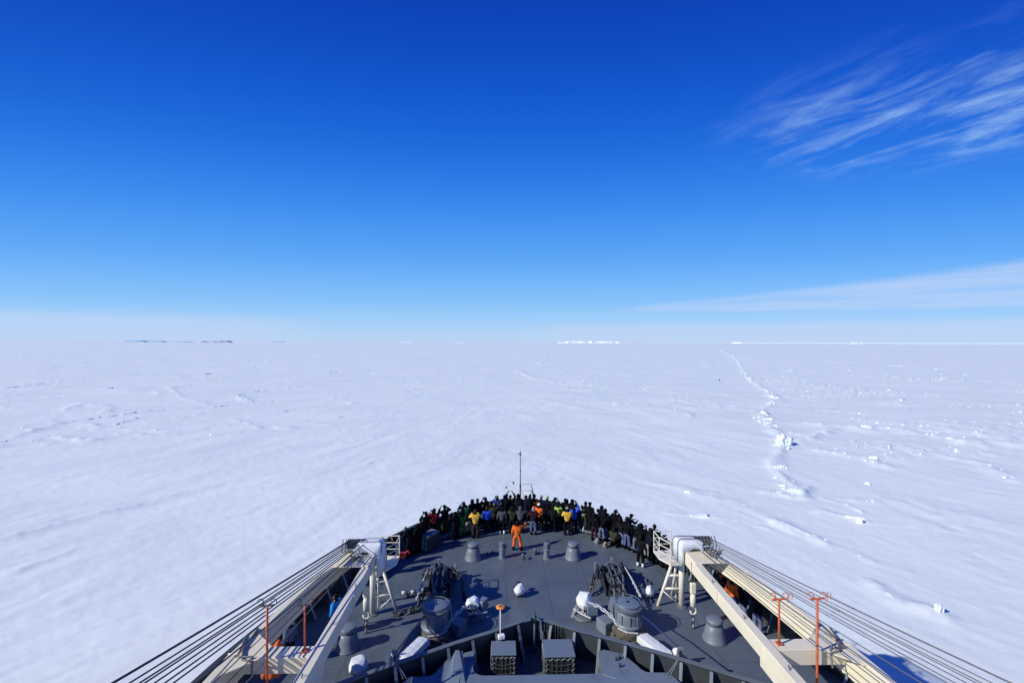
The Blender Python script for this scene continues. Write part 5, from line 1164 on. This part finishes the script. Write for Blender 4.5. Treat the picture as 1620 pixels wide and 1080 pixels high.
# x, y, facing (deg), pose, hat, hat colour, jacket, trousers, label, z, scale
PEOPLE = [
 (-8.05, 25.55, 66, 'stand', 'hood', 'black', 'navy', 'black', 'person in dark hood half hidden behind the tip of the left crane'),
 (-7.6, 26.55, 62, 'oneL', 'cap', 'black', 'black', 'black', 'person in black shading eyes with a bent left arm beside the left crane rest railing'),
 (-6.9, 27.65, 57, 'rail', 'beanie', 'sage', 'navy', 'black', 'person in navy jacket and flat grey green cap leaning on the left bulwark'),
 (-6.5, 28.1, 52, 'stand', 'hood', 'black', 'black', 'black', 'person in black hood standing just left of the netted locker at the bulwark'),
 (-5.85, 29.15, 30, 'camera', 'beanie', 'black', 'black', 'black', 'person in black aiming a long camera lens behind the netted locker', .22),
 (-5.3, 29.3, 30, 'camera', 'hair', 'hair', 'red', 'black', 'person in bright red jacket with black hair beside the netted locker', .15),
 (-4.85, 30.05, 39, 'wide', 'hair', 'black', 'black', 'olive', 'tall person in black with olive trousers, elbows out, right of the red jacket', .25, 1.05),
 (-4.4, 30.1, 39, 'oneL', 'hair', 'black', 'dark', 'black', 'person in dark coat with one raised elbow just left of the green jacket'),
 (-3.95, 30.4, 32, 'high', 'hair', 'black', 'green', 'green', 'person in green jacket holding both arms high above the left bulwark'),
 (-3.55, 30.85, 30, 'hips', 'beanie', 'teal', 'teal', 'khaki', 'person in teal navy jacket and pale khaki trousers right of the green jacket'),
 (-3.15, 31.25, 30, 'stand', 'hood', 'black', 'black', 'black', 'person in black with narrow hood directly left of the olive cap', .1),
 (-2.75, 31.35, 28, 'stand', 'cap', 'olive', 'black', 'dark', 'person in black with olive cap behind the left yellow jacket', .1),
 (-3.07, 30.3, 6, 'camera', 'hair', 'brown', 'yellow', 'brown', 'person in yellow jacket standing apart on the left half of the bow deck', 0, 1.04),
 (-2.4, 31.85, 20, 'camera', 'beanie', 'black', 'black', 'black', 'person in black hat photographing, behind and left of the blue jacket', .15),
 (-2.33, 31.05, 8, 'stand', 'hair', 'brown', 'blue', 'dark', 'person with brown hair in a bright blue jacket left of the bow staff'),
 (-2.1, 31.75, 15, 'stand', 'hair', 'brown', 'brown', 'dark', 'person in dark brown jacket just behind the right shoulder of the blue jacket'),
 (-1.8, 31.55, 12, 'highR', 'hair', 'olive', 'olive', 'black', 'person in olive jacket raising one arm between the blue jacket and the green hat'),
 (-1.55, 32.1, 12, 'camera', 'beanie', 'green', 'deepblue', 'black', 'person in green hat and navy blue jacket taking a picture by the bow', .15),
 (-1.1, 32.2, -25, 'camera', 'beanie', 'black', 'black', 'black', 'person in black pointing a camera rightwards at the left end of the bow rail', .18),
 (-1.3, 30.95, 3, 'stand', 'hair', 'hair', 'grey', 'black', 'person in grey coat and white shoes with their back turned left of the bow staff', 0, 1., 'white'),
 (-.62, 31.95, 4, 'high', 'hair', 'hair', 'black', 'black', 'person in black with both arms arched overhead just left of the bow staff', .1),
 (-.6, 31.0, 2, 'camera', 'hood', 'dark', 'olive', 'black', 'person in dark olive coat in front of the one with arms arched overhead'),
 (-.05, 31.0, 0, 'wide', 'hood', 'grey', 'grey', 'dark', 'person in grey hooded coat with elbows out directly below the bow staff'),
 (.6, 32.2, -5, 'highR', 'hair', 'hair', 'black', 'black', 'person in black raising a small camera just right of the bow staff', .18),
 (.95, 31.95, -8, 'rail', 'helmet', 'khaki', 'orange', 'black', 'person in orange jacket and cream helmet leaning forward, left of two', .1),
 (1.25, 31.55, -35, 'stand', 'beanie', 'white', 'orange', 'black', 'person in orange jacket and white hat, right and nearer of two'),
 (.82, 30.75, -3, 'camera', 'hair', 'lightgrey', 'maroon', 'bluegrey', 'person in maroon black jacket and grey trousers in front of the orange jackets'),
 (1.42, 32.15, -15, 'stand', 'beanie', 'lightgrey', 'dark', 'black', 'person in pale grey cap and dark coat behind the orange jackets', .12),
 (1.85, 31.95, -18, 'stand', 'beanie', 'lime', 'navy', 'black', 'person in lime green cap and dark navy jacket right of the bow staff', .1),
 (2.2, 31.2, -15, 'stand', 'hair', 'hair', 'dark', 'black', 'person in dark coat, lower and nearer between the lime cap and the lime jacket'),
 (2.62, 31.65, -22, 'stand', 'hair', 'hair', 'lime', 'dark', 'person with black hair in a lime green jacket left of the yellow jacket'),
 (2.98, 31.5, -28, 'stand', 'hair', 'hair', 'black', 'black', 'person with black hair in black standing directly behind the right yellow jacket', .1),
 (3.1, 30.65, -6, 'chest', 'beanie', 'khaki', 'yellow', 'black', 'person in yellow vest and cream hat standing right of the bow staff', 0, 1.03),
 (3.62, 31.05, -25, 'highR', 'hair', 'hair', 'blue', 'navy', 'person in bright blue jacket raising the right arm beside the right yellow vest'),
 (3.35, 31.3, -28, 'camera', 'hood', 'black', 'black', 'black', 'person in black squeezed between the right yellow vest and the blue jacket', .12),
 (4.0, 30.75, -35, 'rail', 'beanie', 'black', 'palegreen', 'olive', 'person in black hat and pale grey green coat right of the blue jacket', .08),
 (4.42, 30.55, -38, 'stand', 'cap', 'black', 'black', 'black', 'broad person in black cap standing right of the pale green coat', .1, 1.05),
 (5.0, 30.0, -40, 'rail', 'hood', 'black', 'black', 'dark', 'person in black bending forward over the rail left of the patterned trousers', .05),
 (4.75, 29.75, -40, 'stand', 'hair', 'hair', 'black', 'maroon', 'person in black jacket and dark red trousers beside the broad man'),
 (5.45, 29.75, -44, 'camera', 'beanie', 'black', 'black', 'bluegrey', 'person in black top and blue grey trousers, first of the right hand row'),
 (5.2, 29.6, -40, 'rail', 'hood', 'black', 'black', 'camo', 'person in black and blue patterned trousers half behind the first of the right hand row'),
 (5.85, 29.3, -20, 'camera', 'cap', 'black', 'black', 'black', 'person all in black with a peaked cap aiming a camera along the right rail', .1),
 (5.75, 28.75, -46, 'crouch', 'hood', 'dark', 'olive', 'black', 'person crouching at the feet of the right hand row'),
 (6.25, 28.8, -50, 'oneR', 'hood', 'black', 'dark', 'camo', 'person in charcoal jacket and patterned trousers with one arm raised in the right row'),
 (6.05, 29.05, -50, 'rail', 'hair', 'hair', 'black', 'black', 'person in black leaning low in the middle of the right hand row'),
 (6.55, 28.45, -52, 'hips', 'beanie', 'black', 'black', 'bluegrey', 'tall person in black jacket and grey blue trousers with elbows out in the right row', 0, 1.05),
 (6.95, 27.9, -55, 'rail', 'hair', 'hair', 'olive', 'camo', 'person in dark olive jacket and patterned trousers past the tall one in the right row'),
 (7.1, 27.55, -56, 'oneR', 'cap', 'black', 'black', 'deepblue', 'person in black jacket and dark blue trousers raising one hand in the right row', 0, 1.03),
 (7.4, 27.15, -60, 'rail', 'hood', 'dark', 'dark', 'lightgrey', 'person in dark hood and pale grey trousers leaning on the right rail'),
 (7.55, 26.8, -60, 'stand', 'beanie', 'black', 'navy', 'black', 'person in navy jacket with black hat near the far right end of the row'),
 (7.85, 26.35, -62, 'camera', 'hair', 'hair', 'navy', 'navy', 'person in navy with a camera left of the right crane rest railing'),
 (8.05, 25.95, -64, 'stand', 'hood', 'black', 'black', 'black', 'person in black hood seen through the right crane rest railing'),
 (8.3, 25.6, -66, 'rail', 'beanie', 'black', 'black', 'black', 'person in black leaning outward just beyond the right crane rest railing'),
 (8.6, 25.1, -66, 'stand', 'hood', 'dark', 'grey', 'black', 'person in grey hood half hidden behind the tarpaulin on the right crane tip', .1),
 (6.72, 26.25, -35, 'stand', 'hair', 'hair', 'dark', 'black', 'person in dark clothes and white shoes standing alone before the right crane rest', 0, 1., 'white'),
 (9.45, 21.95, -67, 'rail', 'helmet', 'orange', 'orange', 'orange', 'person in orange red suit bending below the right crane wires'),
 (9.65, 21.45, -67, 'stand', 'hair', 'hair', 'orange', 'deepblue', 'person in orange jacket and blue trousers beside the right crane jib'),
 (9.75, 20.75, -67, 'rail', 'cap', 'navy', 'navy', 'camo', 'person in navy with blue camouflage trousers, nearer the orange jacket under the right crane'),
 (10.05, 20.05, -67, 'rail', 'cap', 'navy', 'dark', 'camo', 'person in dark jacket and blue camouflage trousers, aftmost under the right crane'),
 (-8.7, 20.4, 69, 'stand', 'hair', 'hair', 'sky', 'navy', 'person in sky blue jacket standing behind the left crane jib'),
 (-9.9, 18.6, 71, 'stand', 'hair', 'hair', 'bluegrey', 'navy', 'person in blue grey clothes in deep shade under the left crane girder'),
 (-.36, 28.5, -8, 'point', 'hair', 'hair', 'orange', 'orange', 'man in full orange suit standing alone on the centre of the foredeck', 0, 1.0),
]
CAMLAB = ['long lensed camera held up behind the netted locker at the left bulwark', 'camera held by the person in black hat left of the blue jacket', 'camera held by the person in the green hat left of the bow staff',
          'camera pointed rightwards at the left end of the bow rail', 'small camera raised just right of the bow staff', 'camera aimed along the right rail by the person in a peaked cap', 'camera held by the person in navy left of the right crane rest railing']
for e in PEOPLE:
    x, y, rz, pose, hat, hatc, jac, tro, lab = e[:9]; z = e[9] if len(e) > 9 else 0; s_ = e[10] if len(e) > 10 else 1.0; bt = e[11] if len(e) > 11 else 'black'
    if z > 0:
        z = .25; ni = min(range(NF), key=lambda q: (full[q] - Vector((x, y))).length); pp, nn_ = at_s(ni); x, y = pp + nn_ * .45
    p = person(x, y, rz, pose, hat, hatc, jac, tro, lab, z, s_ * 1.04, bt); POSES_OF[p.name] = POSES[pose]
    if 'camera' in lab or 'photograph' in lab or 'picture' in lab: held_camera(p, CAMLAB.pop(0))
    elif jac == 'orange' and pose == 'point': held_camera(p, 'dark camera held by the man in the full orange suit')
# the dark mass in between
hid = [(-6.3, 28.55, 'between the black hood and the long camera lens at the left bulwark'), (-5.45, 29.75, 'leaning out just left of the tall person with elbows out'), (-3.8, 31.1, 'hidden behind the teal jacket at the left rail'),
       (-2.05, 32.2, 'behind the dark brown jacket at the bow rail'), (-.2, 32.35, 'hidden behind the grey hood under the bow staff'), (.35, 32.25, 'squeezed against the bow staff on its right side'),
       (1.6, 31.3, 'just right of the white hat and orange jacket'), (2.4, 32.0, 'between the lime cap and the lime jacket at the rail'), (3.3, 31.75, 'behind the right yellow vest at the rail'),
       (4.75, 30.7, 'between the broad man and the bent figure at the right rail'), (5.6, 30.0, 'behind the blue grey trousers starting the right row'), (6.7, 28.75, 'behind the tall person with elbows out in the right row'),
       (7.25, 27.85, 'between the two patterned and dark blue trousers in the right row'), (7.7, 27.1, 'behind the pale grey trousers in the right row')]
for k, (x, y, where) in enumerate(hid):
    ni = min(range(NF), key=lambda q: (full[q] - Vector((x, y))).length); pp, nn_ = at_s(ni)
    if k % 3: x, y = pp + nn_ * .5
    person(x, y, math.degrees(math.atan2(nn_.x, -nn_.y)) + rnd.uniform(-20, 20), ('stand', 'rail', 'camera', 'rail', 'chest')[k % 5], ('hood', 'beanie', 'hair', 'cap')[k % 4], 'black', ('black', 'dark', 'navy')[k % 3], ('black', 'dark')[k % 2],
           'person in black ' + where, .25 if k % 3 else 0, rnd.uniform(1.0, 1.09))
# bags on deck
for x, y, c_, lab in ((5.25, 28.75, 'khaki', 'small khaki rucksack on the deck beside the crouching person'), (4.85, 29.3, 'lightgrey', 'small white bag on the deck at the start of the right hand row')):
    me = lump((.17, .13, .2), x, .25, 3); me.name = 'rucksack'; me.materials.append(cloths[c_]); t = inst('rucksack', me, None, (x, y, .15), (0, 0, .6)); tag(t, lab, 'bag')
